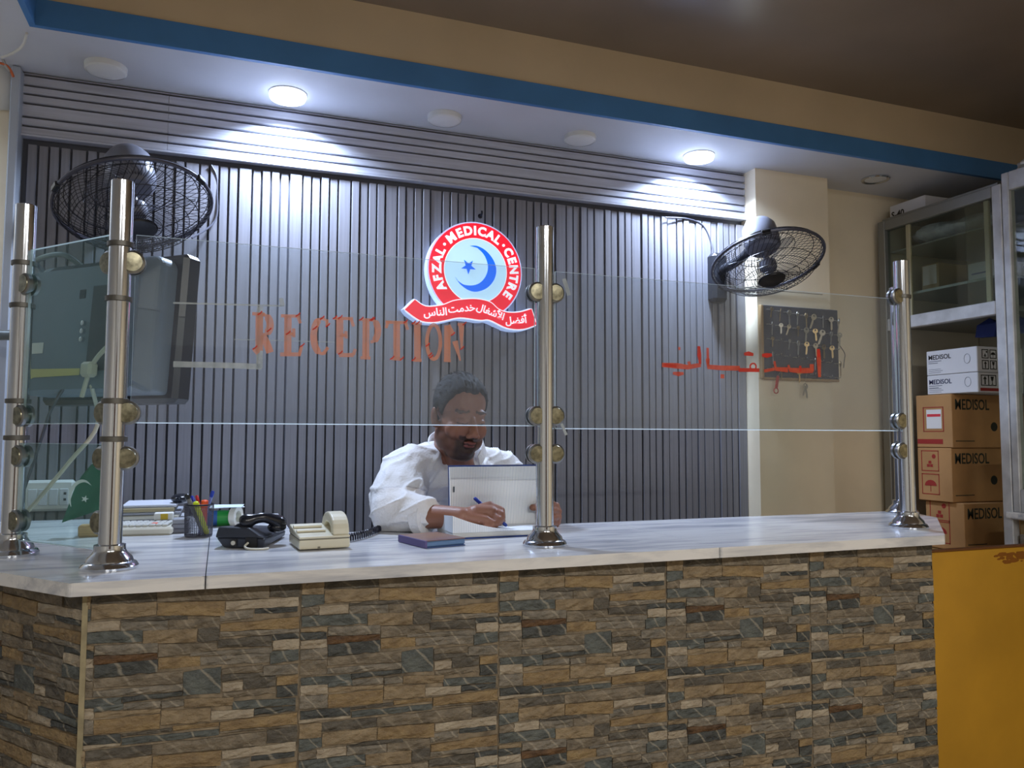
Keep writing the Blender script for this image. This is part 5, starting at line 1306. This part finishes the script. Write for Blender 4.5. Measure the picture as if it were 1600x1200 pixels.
sk_m = bpy.data.materials.new('brown skin'); sk_m.use_nodes = True; nt = sk_m.node_tree; b = nt.nodes['Principled BSDF']
at_ = nt.nodes.new('ShaderNodeVertexColor'); at_.layer_name = 'tone'; nt.links.new(at_.outputs[0], b.inputs['Base Color'])
b.inputs['Roughness'].default_value = .48; b.inputs['Subsurface Weight'].default_value = .08; b.inputs['Subsurface Radius'].default_value = (.01, .004, .002); b.inputs['Subsurface Scale'].default_value = .5
nn = nt.nodes.new('ShaderNodeTexNoise'); nn.inputs['Scale'].default_value = 180; bp = nt.nodes.new('ShaderNodeBump'); bp.inputs['Strength'].default_value = .12; bp.inputs['Distance'].default_value = .004
nt.links.new(nn.outputs[0], bp.inputs['Height']); nt.links.new(bp.outputs[0], b.inputs['Normal'])
bm.materials.clear(); bm.materials.append(sk_m)
def attach(name, me, parent):
    o = bpy.data.objects.new(name, me); C.objects.link(o); o.parent = parent
    off = origin_of(parent)
    for v in me.vertices: v.co -= off
    for p in me.polygons: p.use_smooth = True
    return o
attach('body', bm, person)
# hair
def hairline(phi):                                               # height of the hairline round the head, 0 = face, pi = nape
    T = [(0, .075), (.45, .081), (.75, .066), (1.0, .042), (1.25, .006), (1.4, -.012), (1.62, .016), (1.95, .0), (2.3, -.045), (PI+.1, -.072)]
    for (p0, z0), (p1, z1) in zip(T, T[1:]):
        if phi <= p1: return z0+(z1-z0)*(phi-p0)/(p1-p0)
    return T[-1][1]
hair = MB().ell((0, 0, 0), (1, 1, 1), nu=160, nv=110)
hv = []
for v in hair.v:
    p = Vector((v[0]*.0805, .013+v[1]*.1015, .031+v[2]*.094)); phi = math.atan2(abs(p.x), -(p.y-.0))
    zh = hairline(phi)+.004*noise.noise(p*90); m_ = sm(zh-.004, zh+.016, p.z)
    top_ = sm(.02, .11, p.z)
    k = .89+m_*(.125+.04*top_)+m_*(.03*noise.noise(Vector((p.x*75, p.y*22, p.z*30)))+.045*noise.noise(Vector((p.x*170, p.y*40, p.z*50)))*top_)
    q = Vector((0, .013, .031))+(p-Vector((0, .013, .031)))*k
    hv.append(hp_(*q))
hm_ = bpy.data.meshes.new('hair'); hm_.from_pydata([tuple(q) for q in hv], [], hair.f); hm_.update()
hm_.materials.clear(); hm_.materials.append(mat('black hair', (13, 13, 16), .6, var=.4, vscale=90, stretch=(5, 1, 1), bump=.6, bscale=220))
ho = attach('hair', hm_, person)
tuft = MB(); rn = random.Random(11)
for i in range(700):
    a = rn.uniform(0, 2*PI); e = rn.uniform(.25, 1.5)
    base = Vector((.080*math.cos(a)*math.cos(e), .013+.101*math.sin(a)*math.cos(e), .031+.096*math.sin(e)))
    if base.z < hairline(math.atan2(abs(base.x), -base.y))+.012: continue
    n_ = Vector((base.x, base.y-.012, (base.z-.04)*1.2)).normalized(); dr_ = (n_*.55+Vector((rn.uniform(-.4, .4), rn.uniform(.2, 1.1), rn.uniform(-.2, .3)))).normalized()
    L_ = rn.uniform(.007, .014)
    P = [hp_(*(base-n_*.005)), hp_(*(base+dr_*L_*.5)), hp_(*(base+dr_*L_+Vector((0, .003, -.004))))]
    tuft.tube(P, [.0014, .001, .0003], 4)
o = build('hair_tufts', tuft, MATS['black hair'], ho); o['kind'] = 'stuff'
# shirt
shirt = MB()
shirt.ell(tuple(chest+Vector((0, -.005, .01))), (.205, .15, .225)); shirt.ell((chest.x, chest.y, chest.z-.26), (.225, .18, .25))
shirt.ell((chest.x-.09, chest.y-.05, chest.z+.03), (.12, .10, .15)); shirt.ell((chest.x+.08, chest.y-.02, chest.z+.03), (.11, .10, .15))
shirt.cap(NB+Vector((-.05, .02, -.016)), S_R+Vector((.01, 0, .004)), .066, .078); shirt.cap(NB+Vector((.05, .03, -.016)), S_L+Vector((0, 0, .004)), .060, .074)
shirt.cap(S_R, S_R.lerp(E_R, .55)+Vector((-.012, 0, 0)), .082, .084); shirt.cap(S_R.lerp(E_R, .55)+Vector((-.012, 0, 0)), E_R+Vector((-.012, .01, .012)), .084, .068)
cuffR = E_R.lerp(W_R, .40); shirt.cap(E_R+Vector((0, 0, .012)), cuffR+Vector((0, 0, .012)), .064, .052)
shirt.cap(S_L, E_L, .070, .058); shirt.cap(E_L, E_L.lerp(W_L, .55), .056, .046)
sm_ = blob(shirt, .006, 5)
ZLIM = ZT+.002
normals_ = [v.normal.copy() for v in sm_.vertices]
for v, n_ in zip(sm_.vertices, normals_):
    p = v.co.copy()
    w = .006*noise.noise(Vector((p.x*13+p.z*7, p.y*10, p.z*15-p.x*8)))+.0016*noise.noise(Vector((p.x*34, p.y*30, p.z*48)))
    f = abs(noise.noise(Vector((p.x*11-p.z*17, p.y*9, p.z*12+3))));  w += .05*max(0, .22-f)*max(0, .22-f)*3
    v.co = p+n_*w
    if v.co.y < 2.345 and v.co.z < ZLIM: v.co.z = ZLIM if p.z > ZT-.09 else v.co.z
sm_.materials.clear(); sm_.materials.append(mat('white cotton', (232, 232, 234), .8, bump=.25, bscale=160))
so_ = attach('shirt', sm_, person)
shirt_m = MATS['white cotton']
# stand collar open at the throat, placket and rolled cuff
def band(cx, axis, r0, r1, h, a0, a1, n, th, flare):
    M = axis_frame(cx, axis); mb = MB(); vs_ = []
    for i in range(n+1):
        a = a0+(a1-a0)*i/n; e = abs(i/n-.5)*2
        hh = h*(1-.25*e**4); dz = -.038*e**3
        for r, z in ((r0, dz), (r1, dz+hh), (r1+th, dz+hh), (r0+th, dz)): vs_.append((r*math.cos(a), r*flare*math.sin(a), z))
    fs_ = []
    for i in range(n):
        for j in range(4): fs_.append((i*4+j, (i+1)*4+j, (i+1)*4+(j+1) % 4, i*4+(j+1) % 4))
    fs_ += [(0, 1, 2, 3), (n*4+3, n*4+2, n*4+1, n*4)]
    mb.add(vs_, fs_, M, 0, True); return mb
nax = (hp_(0, .02, -.06)-(NB+Vector((0, .02, -.02)))).normalized()
cM = axis_frame(NB, (nax+Vector((0, .25, .55))).normalized()); fdir = cM.inverted().to_3x3() @ Vector((.12, -1, -.2)); fa_ = math.atan2(fdir.y, fdir.x)
nax2 = (nax+Vector((0, .25, .55))).normalized()
bevel(build('collar', band(NB+Vector((0, -.004, .022)), nax2, .098, .088, .044, fa_+.5, fa_+2*PI-.5, 36, .004, 1.0), shirt_m, so_), .001, 1)
ca = (W_R-E_R).normalized()
build('cuff', MB().tube([cuffR-ca*.022, cuffR-ca*.014, cuffR+ca*.014, cuffR+ca*.02], [.050, .056, .054, .047], 24), shirt_m, so_)
pl = []
for i in range(8):
    t_ = i/7; y_px = 727+t_*60; x_px = 716-6*t_
    pl.append(atY(x_px, y_px, 2.44))
# trousers and stool behind the counter
tr = MB(); hipz = .80
for s in (-1, 1):
    hip = Vector((chest.x+s*.10, 2.62, hipz)); kn = Vector((chest.x+s*.13, 2.50, .50)); an = Vector((chest.x+s*.12, 2.55, .08))
    tr.cap(hip, kn, .10, .07); tr.cap(kn, an, .07, .055); tr.cap(an+Vector((0, .03, -.035)), an+Vector((0, -.13, -.045)), .042, .034)
tr.ell((chest.x, 2.62, hipz+.04), (.2, .15, .12))
tm = blob(tr, .012, 3); tm.materials.clear(); tm.materials.append(shirt_m); attach('trousers', tm, person)
sx, sy = chest.x, 2.66
stl = thing('stool', 'tall stool behind the counter under the seated man', 'stool', (sx, sy, 0))
build('seat', MB().lathe([(.15, .62), (.17, .63), (.17, .66), (.15, .675)], 28, Matrix.Translation((sx, sy, 0))), black_plastic, stl)
for k in range(4):
    a = PI/4+k*PI/2; build('leg', MB().tube([(sx+.11*math.cos(a), sy+.11*math.sin(a), .62), (sx+.19*math.cos(a), sy+.19*math.sin(a), .0)], .012, 8), chrome, stl)
# pen in the writing hand
pen(atY(792, 822, 2.125), atY(741, 778, 2.205), .0048, ('writing pen barrel', (36, 70, 170)), ('writing pen end', (24, 50, 150)), 'blue ballpoint pen held in the man\'s right hand', .2)
